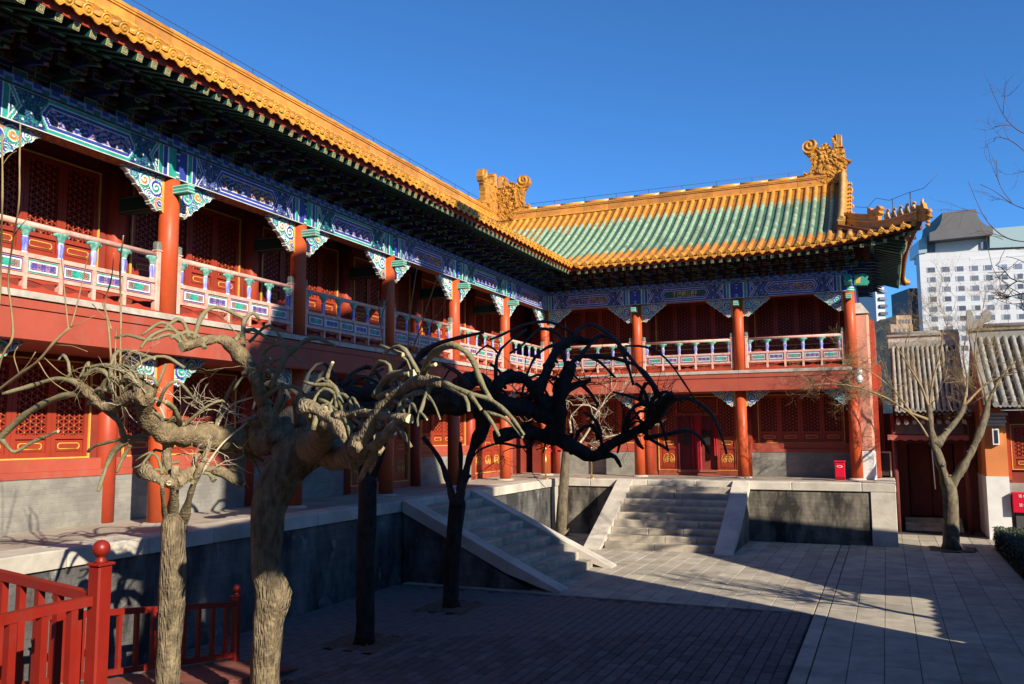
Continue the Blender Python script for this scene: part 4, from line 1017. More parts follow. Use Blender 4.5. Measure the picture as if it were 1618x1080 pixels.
# dragon-tail ridge finials
FIN = [(340,905),(330,850),(380,800),(290,770),(262,720),(275,670),(310,700),(370,690),(365,640),(390,600),(380,520),(350,440),(290,370),(262,310),(270,250),(310,205),(380,185),(450,200),(490,250),(482,300),(500,330),(540,320),(560,285),(620,270),(660,300),(690,370),(715,350),(705,220),(700,200),(740,165),(800,160),(850,185),(850,330),(880,390),(890,540),(970,580),(900,640),(900,700),(890,760),(890,905)]
FIN = [((zx-890)/10.1*0.0198, (905-zy)/10.1*0.0202) for zx, zy in FIN]     # x: 0 at the back, negative to the curl
def in_poly(U, V, P):
    r = np.zeros(U.shape, bool); n = len(P)
    for i in range(n):
        x1, y1 = P[i]; x2, y2 = P[(i+1) % n]
        c = ((y1 > V) != (y2 > V)); xi = (x2-x1)*(V-y1)/((y2-y1) if abs(y2-y1) > 1e-9 else 1e-9)+x1
        r ^= c & (U < xi)
    return r
def fin_relief(X, Z):
    def n2(a, b, k): return np.sin(a*k+1.7*np.sin(b*k*0.73+0.6))*np.sin(b*k*1.13+1.4*np.sin(a*k*0.81+2.1))
    h = 0.024+0.016*np.sign(n2(X, Z, 11.0)+0.1)+0.010*np.sign(n2(X+0.3, Z, 23.0))+0.006*n2(X, Z+0.2, 45.0)
    r = np.hypot(X+1.02, Z-1.28); a = np.arctan2(Z-1.28, X+1.02)
    h = np.where(r < 0.27, 0.03+0.022*np.sin(r*48-a), h)                       # curled tail tip
    band_ = np.abs(X+0.93-0.45*np.sin(Z*2.6-0.5)*0.55) < 0.07
    h = np.where(band_ & (Z > 0.3) & (Z < 1.15), h+0.025, h)                     # spine
    eye = np.hypot((X+0.52)/0.10, (Z-0.52)/0.09); h = np.where(eye < 1, 0.07*np.sqrt(np.clip(1-eye*eye*0.7, 0, 1)), h)
    jaw = np.abs(Z-0.27-0.1*np.sin(X*5)) < 0.035; h = np.where(jaw & (X < -0.3), 0.0, h)
    scale = (np.abs(np.sin(X*26+Z*8))*np.abs(np.sin(Z*24))) ; h = np.where((Z > 0.62) & (X > -0.75) & (X < -0.25), h+0.03*scale, h)
    sw = (X > -0.25) & (Z > 1.08); h = np.where(sw, 0.04+0.02*np.abs(np.sin(X*75)), h)
    return np.maximum(h, 0.0)
def finial_mesh():
    me = grid_mesh('ridge_finial', np.linspace(-1.27, 0.18, 96), np.linspace(0, 1.5, 100), lambda U, V: arr(U.shape, (0.58,0.25,0.022)), y=-0.075, mask=lambda U, V: in_poly(U, V, FIN), relief=fin_relief, thick=0.15, mat_=YREL)
    return me
FM = finial_mesh()
o = link('ridge_finial', FM, north, MN @ Matrix.Translation((XG-0.0, RD, 11.02)) @ Matrix.Diagonal((1.08, 1.1, 1.1, 1)).to_4x4()); o['label'] = 'carved yellow dragon-tail finial at the gable end of the ridge'
link('ridge_finial', FM, north, MN @ Matrix.Translation((-13.35, RD, 11.02)) @ Matrix.Rotation(math.pi, 4, 'Z') @ Matrix.Diagonal((1.12, 1.1, 1.18, 1)).to_4x4())
link('ridge_finial', FM, west, MW @ Matrix.Translation((YW+RD-0.1, RD, 11.02)) @ Matrix.Diagonal((1.12, 1.1, 1.22, 1)).to_4x4())

# doorway with curtains in the middle bay of the north hall
x0 = nc[1]+0.34; x1 = nc[2]-0.34; lw = (x1-x0)/4
CURT = mat('red_door_curtain', (0.30,0.006,0.016), 0.7, var=0.15); CURT2 = mat('maroon_door_curtain', (0.10,0.006,0.014), 0.75, var=0.2)
def curtain(xa, xb, z0, z1, m, amp, nf):
    n = 40; b = MB(); vs = []
    for z in (z0, (z0+z1)/2, z1):
        for k in range(n+1):
            t = k/n; vs.append((xa+(xb-xa)*t, -0.08+amp*math.sin(t*nf*2*math.pi+z)*(0.6+0.4*math.sin(7*t)), z+(0.02*math.sin(t*9) if z == z0 else 0)))
    b.add(vs, [(r*(n+1)+k, r*(n+1)+k+1, (r+1)*(n+1)+k+1, (r+1)*(n+1)+k) for r in range(2) for k in range(n)], m, True)
    b.build('door_curtain', north, MN @ Matrix.Translation((0, WALL_Y, 0)))
curtain(x0+lw*0.95, x0+lw*1.75, TERR+0.15, 3.45, CURT2, 0.025, 3); curtain(x0+lw*1.72, x0+lw*2.25, TERR+0.15, 3.45, CURT, 0.04, 3); curtain(x0+lw*2.85, x0+lw*3.05, TERR+0.6, 3.45, CURT, 0.03, 2)
curtain(x0+lw*2.25, x0+lw*2.85, 3.0, 3.45, CURT2, 0.02, 3)
b = MB(); b.box(x0+lw, x0+3*lw, 0.3, 0.34, TERR+0.1, 4.05, DARK); b.box(x0+lw, x1-lw, -0.04, 0.03, 3.45, 3.56, LEAFM); b.box(x0+lw, x1-lw, -0.10, 0.2, TERR+0.1, TERR+0.17, mat('worn_threshold', (0.30,0.10,0.06), 0.7, var=0.2)); b.build('doorway', north, MN @ Matrix.Translation((0, WALL_Y, 0)))
link('lattice', lattice_mesh(lw*2-0.06, 0.42), north, MN @ Matrix.Translation(((x0+x1)/2, WALL_Y, 3.58)))
for xx in (x0+lw*1.45, x0+lw*2.5):
    b = MB(); b.box(xx-0.11, xx+0.11, -0.125, -0.118, 2.55, 2.95, DARK); b.build('curtain_window', north, MN @ Matrix.Translation((0, WALL_Y, 0)))

# ================================================================ buildings on the far side of the court (they shade it)
GREYT = mat('grey_roof_tile', (0.30,0.29,0.26), 0.8, col2=(0.20,0.19,0.16), vscale=3.0, bump=0.3, bscale=16, objvar=0.12)
GREYT2 = mat('grey_roof_trough', (0.11,0.10,0.10), 0.85, var=0.3)
def hip_roof(root, x0, x1, y0, y1, ze, xr0, xr1, yr0, yr1, zr, m, rowm, sp=0.33):
    """hipped roof over a rectangle: eave rectangle, ridge (or flat top) rectangle, with tile rows on the west slope"""
    e = [(x0,y0,ze),(x1,y0,ze),(x1,y1,ze),(x0,y1,ze)]; r = [(xr0,yr0,zr),(xr1,yr0,zr),(xr1,yr1,zr),(xr0,yr1,zr)]
    b = MB(); b.add(e+r, [(0,1,5,4),(1,2,6,5),(2,3,7,6),(3,0,4,7),(4,5,6,7),(3,2,1,0)], m); b.build('roof_sheet', root)
    n = int((y1-y0)/sp)
    for k in range(n):
        y = y0+sp*(k+0.5)
        if y < yr0: f = (y-y0)/(yr0-y0)
        elif y > yr1: f = (y1-y)/(y1-yr1)
        else: f = 1.0
        b = MB(); b.tube([(x0-0.05,y,ze+0.05),(x0+(xr0-x0)*f,y,ze+(zr-ze)*f+0.05)], 0.08, 8, rowm); b.build('tile_row', root)
east = thing('east_hall', 'tall red hall with double yellow eaves on the east side of the court', 'building', (6, 6, 0))
b = MB(); b.box(3.7, 4.6, 2.4, 11.6, 0, 8.6, REDWALL); b.box(5.2, 8.8, 2.6, 9.0, 0, 12.4, REDWALL); b.box(4.6, 5.2, 2.6, 8.8, 0, 9.5, REDWALL); b.build('wall', east)
b = MB(); b.box(3.4, 9, 1.8, 11.8, 0, 1.5, TERR_W); b.build('plinth', east)
hip_roof(east, 3.25, 4.7, 1.75, 11.95, 8.7, 4.5, 4.7, 3.0, 10.8, 9.6, TROUGH_Y, YTILE2)
hip_roof(east, 4.9, 9.2, 2.2, 9.3, 12.4, 7.0, 7.3, 2.8, 8.2, 16.0, TROUGH_Y, YTILE2)
ridge_line(east, Matrix.Translation((7.15, 0, 15.9-10.8)) @ Matrix.Rotation(math.pi/2, 4, 'Z'), 2.6, 7.7, 0)
link('ridge_finial', FM, east, Matrix.Translation((7.15, 8.45, 15.9)) @ Matrix.Rotation(math.pi/2, 4, 'Z') @ Matrix.Diagonal((1.1, 1.2, 1.6, 1)).to_4x4())
for k in range(5):
    b = MB(); b.tube([(3.5, 2.4+2.25*k, 1.5), (3.5, 2.4+2.25*k, 8.6)], 0.16, 14, REDCOL); b.build('column', east)
wall = thing('court_wall', 'low courtyard wall with a grey tile coping between east hall and side house', 'wall', (5, 13.5, 0))
b = MB(); b.box(4.9, 5.2, 11.4, 14.9, 0, 2.2, TERR_W); b.build('wall_face', wall)
b = MB(); b.prism([(4.62,2.2),(5.48,2.2),(5.05,2.40)], -14.9, -11.4, GREYT2); me = b.mesh('coping'); me.transform(Matrix.Diagonal((1,-1,1,1)).to_4x4()); me.flip_normals(); link('coping', me, wall)
for k in range(9):
    y = 11.75+0.37*k; b = MB(); b.tube([(4.58,y,2.26),(5.05,y,2.50),(5.5,y,2.26)], 0.105, 8, GREYT); b.build('coping_tile', wall)
side = thing('side_house', 'low gabled grey-tiled house on the east side beyond the court wall', 'building', (6, 18, 0))
b = MB(); b.box(4.9, 6.9, 14.5, 21.2, 0, 3.2, REDWALL); b.add([(4.9,14.5,3.2),(4.9,21.2,3.2),(4.9,17.8,6.9),(6.9,14.5,3.2),(6.9,21.2,3.2),(6.9,17.8,6.9)], [(0,2,1),(3,4,5),(0,3,5,2),(1,2,5,4)], REDWALL); b.build('wall', side)
b = MB(); P = [(4.5,14.25,3.05),(7.1,14.25,3.05),(7.1,17.8,7.05),(4.5,17.8,7.05),(7.1,21.4,3.05),(4.5,21.4,3.05)]
b.add(P, [(0,1,2,3),(3,2,4,5)], GREYT2); P2 = [(p[0],p[1],p[2]-0.12) for p in P]; b.add(P2, [(3,2,1,0),(5,4,2,3)], GREYT2); b.add(P+P2, [(0,3,9,6),(3,5,11,9)], GREYT); b.build('roof_sheet', side)
for k in range(9):
    x = 4.6+0.28*k
    b = MB(); b.tube([(x,14.2,3.1),(x,17.8,7.12),(x,21.45,3.1)], 0.085, 8, GREYT); b.build('tile_row', side)
# ================================================================ trees
def bark_mat(name, c1, c2, amt=1.0, zs=0.6):
    """furrowed bark: ridges run along the limb's own length (Voronoi stretched in the tree's vertical) with lichen mottling"""
    m = mat(name, c1, 0.93, col2=c2, vscale=11, thr=(0.36,0.66), stretch=(1,1,0.55), spec=0.2)
    N = m.node_tree.nodes; L = m.node_tree.links; b = N['Principled BSDF']
    geo = N.new('ShaderNodeNewGeometry'); mp = N.new('ShaderNodeMapping'); mp.inputs['Scale'].default_value = (1, 1, zs); L.new(geo.outputs['Position'], mp.inputs['Vector'])
    v = N.new('ShaderNodeTexVoronoi'); v.feature = 'DISTANCE_TO_EDGE'; v.inputs['Scale'].default_value = 36.0; L.new(mp.outputs['Vector'], v.inputs['Vector'])
    n = N.new('ShaderNodeTexNoise'); n.inputs['Scale'].default_value = 26.0; n.inputs['Detail'].default_value = 8.0; L.new(geo.outputs['Position'], n.inputs['Vector'])
    ad = N.new('ShaderNodeMath'); ad.operation = 'MULTIPLY_ADD'; ad.inputs[1].default_value = 1.6; L.new(v.outputs['Distance'], ad.inputs[0]); L.new(n.outputs['Fac'], ad.inputs[2])
    bp = N.new('ShaderNodeBump'); bp.inputs['Strength'].default_value = 1.0; bp.inputs['Distance'].default_value = 0.017*amt; L.new(ad.outputs[0], bp.inputs['Height']); L.new(bp.outputs['Normal'], b.inputs['Normal'])
    return m
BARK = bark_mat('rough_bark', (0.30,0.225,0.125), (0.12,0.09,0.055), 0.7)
BARK_SHADE = bark_mat('shaded_bark', (0.050,0.042,0.036), (0.020,0.018,0.017))  # shaded copy of the bark: the dimness is in the colour
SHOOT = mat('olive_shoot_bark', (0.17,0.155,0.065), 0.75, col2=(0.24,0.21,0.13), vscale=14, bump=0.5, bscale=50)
SHOOT_SHADE = mat('shaded_shoot_bark', (0.035,0.033,0.03), 0.85, var=0.3, vscale=10, bump=0.5)  # shoot bark with the crown's shade put into its colour
CUT = mat('fresh_cut_wood', (0.62,0.50,0.30), 0.8, var=0.15, vscale=20)
PALE = bark_mat('tan_grey_bark', (0.33,0.26,0.155), (0.15,0.115,0.07), 0.7)
GREYB = bark_mat('grey_brown_bark', (0.20,0.165,0.11), (0.09,0.072,0.05), 0.7)
TRUNKB = bark_mat('furrowed_trunk_bark', (0.28,0.215,0.13), (0.10,0.075,0.048), 1.5, 0.16)
TWIG = mat('tan_twig', (0.27,0.19,0.095), 0.8, var=0.25, vscale=6)
PTWIG = mat('bleached_twig', (0.46,0.39,0.28), 0.85, var=0.2, vscale=6)
def catmull(P, step):
    P = [np.array(p, float) for p in P]; P = [2*P[0]-P[1]]+P+[2*P[-1]-P[-2]]; out = []
    for i in range(1, len(P)-2):
        d = np.linalg.norm(P[i+1][:2]-P[i][:2]); n = max(2, int(d/step))
        for k in range(n):
            t = k/n; a, b_, c, d_ = P[i-1], P[i], P[i+1], P[i+2]
            out.append(0.5*((2*b_)+(-a+c)*t+(2*a-5*b_+4*c-d_)*t*t+(-a+3*b_-3*c+d_)*t**3))
    out.append(P[-2]); return out
class Tree:
    def __init__(s, name, label, depth, base, seed, group=None, cat='tree', amp=0.35):
        s.thin = 1.0; s.curved = False; s.o = thing(name, label, cat, base, group); s.depth = depth; s.seed = seed; s.amp = amp
    def dep(s, px, py):
        q = s.seed; return s.depth+s.amp*(math.sin(px/58.0+q)+0.7*math.sin(py/37.0+1.7*q)+0.6*math.sin((px+py)/83.0+2.3*q))
    def branch(s, pts, name, m, n=9, capm=None, lump=0.10, flat=False, step=9):
        """pts: (px, py, radius in px) on the photograph; set out in depth by the tree's own field"""
        sc = {'limb': 0.74, 'shoot': 0.56, 'stem': 0.8, 'water_shoot': 0.8}.get(name, 1.0)*s.thin
        S = catmull([(p[0], p[1], p[2]*sc) for p in pts], step); W = []; R = []
        for k, q in enumerate(S):
            dp = s.depth if flat else s.dep(q[0], q[1]); W.append(at(q[0], q[1], dp)); r = max(q[2], 0.45)*dp/F_PX
            fl = k/max(1, len(S)-1); r *= (1+0.45*(1-fl/0.22)) if (name in ('limb', 'stem') and fl < 0.22) else 1.0
            kn = 1+lump*1.3*(math.sin(k*1.9+s.seed)+0.8*math.sin(k*0.83+2*s.seed+pts[0][0]))
            R.append([r*kn*(1+lump*1.1*math.sin(j*2.1+k*0.7+s.seed)) for j in range(n)])
        b = MB(); b.tube(W, R, n, m, capm)
        if name == 'limb' and len(W) > 3:          # warts and pruned stubs
            rg = random.Random(int(pts[0][0]*7+pts[0][1]))
            for q in range(max(2, len(W)//2)):
                k = rg.randrange(1, len(W)-1); rr = R[k][0]; d = Vector((rg.gauss(0,1), rg.gauss(0,1), rg.gauss(0,1)+0.3)); t = (W[k+1]-W[k-1]).normalized(); d = (d-t*d.dot(t)); d = d.normalized() if d.length > 1e-4 else CU
                ln = rr*rg.uniform(1.0, 1.5); w = rr*rg.uniform(0.22, 0.5); b.tube([W[k]+d*rr*0.4, W[k]+d*rr*0.95, W[k]+d*ln], [w*1.5, w*1.15, w*0.8], 7, m, capm if (capm and rg.random() < 0.6) else m)
        return b.build(name, s.o)
    def shoots(s, lists, m, name='shoot', n=7, lump=0.09, capm=None):
        for L in lists: s.branch(L, name, m, n, capm or CUT, lump)
    def trunk(s, world_base, pts, m, n=14, lump=0.06):
        S = catmull(pts, 12); W = [Vector(world_base)]; R = []
        r0 = pts[0][2]*s.depth/F_PX
        for k, q in enumerate(S):
            W.append(at(q[0], q[1], s.depth))
        rr = [pts[0][2]*1.25]+[q[2] for q in S]
        tip = (W[-1]-W[-2]).normalized(); rl = rr[-1]
        for q_, (ad, f_) in enumerate(((0.35, 0.90), (0.75, 0.66), (1.0, 0.34))): W.append(W[-1-q_]+tip*(rl*s.depth/F_PX*ad)); rr.append(rl*f_)
        for k, r in enumerate(rr): R.append([r*s.depth/F_PX*(1+lump*math.sin(j*2.2+k*0.45)+lump*math.sin(j*3.7-k*0.6)) for j in range(n)])
        b = MB(); b.tube(W, R, n, m); return b.build('trunk', s.o)
def twigs(tree, starts, m, gen=3, name='twigs', length=0.5, r=0.006, spread=0.7, upb=0.15, seed=1, nch=3, wig=0.25):
    """fine twigs grown from world points: (point, direction)"""
    rng = random.Random(seed); b = MB()
    def grow(p, d, L, r, g):
        pts = [p]; q = p; dd = d.normalized()
        for k in range(4):
            dd = (dd+Vector((rng.gauss(0, wig), rng.gauss(0, wig), rng.gauss(0, wig)+upb*0.3))).normalized(); q = q+dd*(L/4); pts.append(q)
        b.tube(pts, [r, r*0.9, r*0.8, r*0.65, r*0.45], 4, m)
        if g > 0:
            for c in range(nch):
                k = rng.randint(1, 4); nd = (dd+Vector((rng.gauss(0, spread), rng.gauss(0, spread), rng.gauss(0, spread)+upb))).normalized()
                grow(pts[k], nd, L*rng.uniform(0.5, 0.85), r*0.62, g-1)
    for p, d in starts: grow(Vector(p), Vector(d), length*rng.uniform(0.7, 1.2), r, gen)
    o = b.build(name, tree.o); o['kind'] = 'stuff'; return o

# --- B: big bent pagoda tree whose left limb reaches into the sun
dB = 8.4; bB = at(420, 1150, dB); bB = Vector((bB.x, bB.y, 0))
B = Tree('pagoda_tree', 'bent pruned pagoda tree with thick elbowed trunk and sunlit left limb', dB, bB, 0.7)
import copy
B.dep = lambda px, py: 8.4+0.25*(math.sin(px/58.0+0.7)+math.sin(py/37.0+1.2))*(1.0 if px < 420 else 0.3)
B2 = copy.copy(B); B2.dep = lambda px, py: float(np.interp(px, [470,530,600,740,840], [6.3,6.0,5.5,4.75,4.45]))+0.12*(math.sin(px/40.0)+math.sin(py/29.0))
def B_reach(P, R):           # limb that leaves the elbow towards the near side of the court
    b = MB(); pts = [at(p[0], p[1], p[2]) for p in P]; pts2 = []; rr = []
    for k in range(len(pts)-1):
        for q in range(5): t = q/5; pts2.append(pts[k].lerp(pts[k+1], t)); d = P[k][2]+(P[k+1][2]-P[k][2])*t; rr.append((R[k]+(R[k+1]-R[k])*t)*d/F_PX*(1+0.12*math.sin(k*5+q)))
    pts2.append(pts[-1]); rr.append(R[-1]*P[-1][2]/F_PX); b.tube(pts2, rr, 11, BARK); b.build('limb', B.o)
B_reach([(492,708,8.4),(505,700,7.6),(512,680,6.9),(498,654,6.4),(482,643,6.25)], [26,22,18,14,9]); B_reach([(520,716,8.3),(548,722,7.4),(572,712,6.5),(566,690,6.0),(584,662,5.7)], [24,21,18,14,11])
B.trunk(bB, [(420,1120,23),(420,1040,22),(425,970,24),(432,938,27),(421,905,23),(421,850,24),(424,800,27),(441,757,30),(470,722,34),(500,700,37),(530,690,33)], TRUNKB)
B.branch([(490,705,34),(450,694,30),(400,696,28),(335,690,26),(285,685,26),(250,676,25),(229,650,21),(233,612,15)], 'limb', BARK, 12)
B.branch([(233,622,17),(205,626,14),(178,643,13),(150,628,12),(124,606,9)], 'limb', BARK, 10, CUT)
B.branch([(440,690,22),(425,660,18),(412,625,14),(398,585,15),(380,560,17),(352,537,12),(320,539,10),(286,548,10)], 'limb', BARK, 10, CUT)
B2.branch([(478,642,11),(505,650,13),(532,668,14),(548,692,14),(556,716,13),(560,738,11)], 'limb', PALE, 10, CUT)
B2.branch([(530,660,10),(570,652,10),(604,657,11),(640,661,9)], 'limb', PALE, 9, CUT)
B.branch([(480,668,14),(470,640,13),(495,628,14),(540,624,15)], 'limb', BARK, 9)
B2.branch([(562,700,12),(590,705,11),(612,684,11),(634,664,12),(648,662,9)], 'limb', PALE, 9, CUT)
B2.branch([(600,690,9),(586,725,9),(575,745,7),(566,762,4)], 'limb', PALE, 9, CUT)
B.branch([(275,762,12),(306,745,11),(342,742,11),(372,757,11),(386,764,6)], 'limb', PALE, 9, CUT)
B.branch([(370,752,11),(388,708,10),(402,676,13),(428,662,12),(440,640,9),(446,604,4)], 'limb', PALE, 9, CUT)
B.branch([(228,742,13),(250,757,13),(278,762,14)], 'limb', PALE, 9, CUT)
B.branch([(268,690,12),(262,720,9),(270,750,11)], 'limb', PALE, 9)
B.shoots([[(126,606,8),(92,598,7),(50,609,6.5),(4,622,5)], [(140,622,10),(96,626,9),(50,648,9.5),(16,676,9),(-8,700,8)], [(0,690,7),(12,706,6),(24,714,5.5),(46,701,5),(70,690,4.5),(92,681,4)],
  [(150,634,10),(186,664,9),(197,694,8)], [(216,604,8),(190,584,7),(166,576,6),(136,581,5)], [(174,596,6.5),(180,562,6),(200,553,5),(245,566,4)], [(200,592,6),(226,570,5.5),(260,563,5),(292,581,4)],
  [(110,594,5),(108,572,5),(99,560,4.5),(92,569,3.5)], [(124,604,5),(132,585,4.5),(140,573,5),(138,589,4)], [(228,690,7),(192,704,6),(171,730,6.5),(155,776,5)], [(240,684,6),(200,692,5),(150,704,4.5),(139,714,3.5)],
  [(216,690,6),(196,720,5),(184,746,4)], [(204,688,6),(176,716,6),(166,744,5.5),(158,770,4)], [(182,534,3.5),(202,529,4.5),(236,537,5),(268,528,5),(290,544,6)], [(286,546,5),(280,527,5),(256,509,5),(224,529,3.5)],
  [(306,536,6.5),(320,497,6.5),(345,485,6),(388,504,4.5)], [(384,546,7.5),(386,506,7),(401,494,5.5),(410,506,4)], [(428,612,9),(452,562,9),(474,545,7)], [(455,560,7),(492,534,6.5),(530,546,5)], [(394,540,4),(426,514,4),(456,552,4.5)],
  [(416,600,6),(420,580,5),(440,566,5),(448,575,4)], [(268,700,6),(290,672,5),(330,640,4),(352,632,3)], [(250,640,6),(262,612,5),(280,602,5),(300,622,4),(312,640,3)], [(240,630,6),(252,600,5),(262,575,4)],
  [(412,630,7),(440,612,7),(470,612,5),(480,622,4)], [(430,655,7),(446,642,6),(455,625,4)]], SHOOT)
B2.shoots([[(556,690,9),(545,655,8),(528,612,7.5),(500,608,5.5),(480,603,4.5)], [(540,640,8),(530,612,7),(510,598,5.5),(498,606,4.5)], [(516,600,6),(520,585,6),(526,572,4.5)], [(560,660,6),(580,680,5),(590,715,5)], [(620,660,7),(640,690,6),(650,705,5)]], SHOOT)
B2.branch([(668,592,10),(682,560,10),(715,545,9),(742,562,9),(760,602,8),(776,632,7)], 'shoot', SHOOT, 8, CUT)
B2.shoots([[(700,604,9),(738,620,7),(776,632,7),(806,657,6),(828,686,4.5)], [(598,627,8),(630,612,7),(664,605,6.5)], [(619,692,4),(628,652,6),(642,626,6),(662,622,5)], [(600,634,5),(609,658,4.5),(619,692,4)], [(684,598,9),(672,630,7),(661,660,6),(662,672,5)],
  [(706,610,6),(735,627,5),(741,648,5)], [(742,622,6),(760,646,5)], [(765,650,5),(780,671,5),(789,689,4)], [(770,651,5),(800,662,4.5),(826,691,4)], [(592,628,12),(606,601,10),(626,590,12),(652,590,12)], [(606,560,4),(622,548,5),(640,552,6),(662,590,7)], [(600,545,4),(618,552,5),(636,560,6)]], SHOOT)
B2.branch([(572,705,20),(598,655,15),(640,612,13),(672,600,12),(700,606,10)], 'limb', PALE, 10)
def arcs(T, boxes, n, m, seed, capm=None, r=(4.5, 8.0), span=(28, 75)):
    """pruned shoots: each springs up from the crown, arches over and droops"""
    rg = random.Random(seed)
    for k in range(n):
        x0, y0, x1, y1 = boxes[k % len(boxes)]; x, y = rg.uniform(x0, x1), rg.uniform(y0, y1); sg = rg.choice((-1, 1)); w = rg.uniform(*span); h = rg.uniform(0.25, 0.75)*w; dr = rg.uniform(-0.3, 0.9)*w; r0 = rg.uniform(*r)
        P = [(x, y, r0), (x+sg*w*0.12+rg.uniform(-3, 3), y-h*0.75, r0*0.9), (x+sg*w*0.42+rg.uniform(-4, 4), y-h*1.05, r0*0.8), (x+sg*w*0.78, y-h*0.55+rg.uniform(-5, 5), r0*0.68), (x+sg*w, y+dr*0.5, r0*0.55)]
        T.branch(P[:rg.choice((3, 4, 5, 5))], 'shoot', m, 6, capm or CUT, 0.10)
arcs(B, [(135,598,200,640),(215,600,250,670),(250,660,330,690),(285,530,380,560),(385,560,425,640),(230,735,280,760),(300,738,380,760),(380,670,440,690)], 34, SHOOT, 101)
arcs(B2, [(490,640,560,680),(560,645,640,665),(590,650,650,690),(610,590,690,615)], 18, SHOOT, 103, span=(26, 60))
# --- A: pale twin-stemmed trunk under the sunlit crown
dA = 8.5; bA = at(266, 1150, dA); bA = Vector((bA.x, bA.y, 0))
A = Tree('young_tree', 'slim tan-barked tree with a forked stem standing before the red lower column', dA, bA, 2.1)
A.trunk(bA, [(265,1080,18),(268,1000,19),(272,930,20),(274,865,19),(272,828,17)], TRUNKB)
A.branch([(273,832,12),(274,800,10),(276,765,10),(278,735,8)], 'stem', PALE, 9); A.branch([(284,838,9),(296,800,7),(304,770,6.5),(318,735,6),(336,690,5),(352,640,4),(372,600,3)], 'stem', PALE, 8); A.branch([(263,838,6),(258,790,4.5),(256,762,4)], 'stem', PALE, 7)
A.shoots([[(300,782,4),(322,742,4),(352,700,3),(390,668,2.5)], [(330,700,3),(360,645,3),(398,628,2),(420,622,1.5)], [(268,700,3),(260,660,3),(240,620,2.5)]], PTWIG)
rgA = random.Random(77)
def crown_twigs(T, boxes, m, n, L, r, seed, gen=2):
    st = []
    for k in range(n):
        x0, y0, x1, y1 = boxes[k % len(boxes)]; x, y = rgA.uniform(x0, x1), rgA.uniform(y0, y1); a = rgA.uniform(0.1, 3.04)
        st.append((at(x, y, T.dep(x, y)+rgA.uniform(-.15, .15)), CR*math.cos(a)+CU*math.sin(a)+CF*rgA.uniform(-.6, .6)))
    twigs(T, st, m, gen=gen, length=L, r=r, spread=0.6, seed=seed, upb=0.05, wig=0.3)
crown_twigs(B, [(225,640,300,690),(270,690,340,720),(330,600,420,680),(190,600,240,640)], PTWIG, 12, 0.34, 0.005, 5)
crown_twigs(B, [(120,600,200,640),(380,540,450,600)], TWIG, 8, 0.34, 0.0045, 6)
crown_twigs(A, [(300,700,345,760),(340,620,390,690)], PTWIG, 6, 0.36, 0.006, 8, 2)
# --- C and D: trees in the shade, which is also put into their bark colour, rooted in the soil pits
dC = depth_of(-6.95, 10.73); Ct = Tree('pagoda_tree', 'pagoda tree with shade painted into its bark, rooted in the nearer soil pit of the brick pavement', dC, (-6.95, 10.73, 0), 3.3)
Ct.thin = 0.88
Ct.trunk((-6.95, 10.73, -0.02), [(577,1000,14),(578,950,14),(578,880,14),(580,810,14),(582,765,14)], BARK_SHADE)
Ct.branch([(582,770,9),(598,735,6.5),(608,700,5)], 'limb', BARK_SHADE); Ct.branch([(578,775,11),(572,735,11),(570,695,16),(566,655,20)], 'limb', BARK_SHADE)
Ct.branch([(440,668,14),(490,640,18),(540,625,20),(600,622,22),(650,622,22),(700,618,20)], 'limb', BARK_SHADE, 10); Ct.branch([(560,660,22),(610,640,22),(660,640,20),(720,628,18)], 'limb', BARK_SHADE, 10)
Ct.shoots([[(540,612,8),(560,588,8),(586,580,7),(604,602,6)], [(470,622,8),(440,602,7),(420,610,5)], [(644,604,14),(664,562,11),(700,540,8),(764,525,4.5)], [(625,590,6),(640,575,5),(668,580,4)], [(700,575,7),(726,590,8),(744,612,7)]], SHOOT_SHADE, capm=SHOOT_SHADE)
dD = depth_of(-6.98, 13.47); D = Tree('pagoda_tree', 'pagoda tree by the west steps, shade painted into its bark and long drooping shoots', dD, (-6.98, 13.47, 0), 4.4, amp=0.45)
D.thin = 0.84
D.trunk((-6.98, 13.47, -0.02), [(712,948,12),(714,900,12),(718,840,12.5),(722,795,13)], BARK_SHADE)
D.branch([(718,800,9),(706,752,7.5),(690,718,6.5),(668,690,5)], 'limb', BARK_SHADE); D.branch([(724,800,10),(736,745,9.5),(747,710,11),(760,682,17),(766,648,22)], 'limb', BARK_SHADE); D.branch([(724,775,5),(728,740,5.5),(727,698,5)], 'limb', BARK_SHADE)
D.branch([(640,655,18),(700,640,22),(760,640,24),(810,640,24),(850,650,22),(885,668,20)], 'limb', BARK_SHADE, 10); D.branch([(720,610,16),(760,598,17),(778,622,16),(790,602,15),(822,595,15),(846,618,15),(866,648,16)], 'limb', BARK_SHADE, 10)
D.branch([(780,690,14),(830,682,15),(872,692,18),(906,706,17),(936,720,16),(962,704,13),(1000,684,12),(1030,664,14),(1046,642,13)], 'limb', BARK_SHADE, 10); D.branch([(934,720,12),(958,718,8),(972,722,6),(981,738,4)], 'limb', BARK_SHADE, 8)
D.branch([(870,700,18),(880,660,22),(884,625,22),(893,598,18),(902,575,13)], 'limb', BARK_SHADE, 10); D.branch([(840,622,14),(858,600,14),(872,568,12),(884,548,12),(908,536,10),(930,541,9)], 'limb', BARK_SHADE, 9)
D.branch([(1032,662,13),(1040,640,11),(1062,622,7)], 'limb', BARK_SHADE, 9)
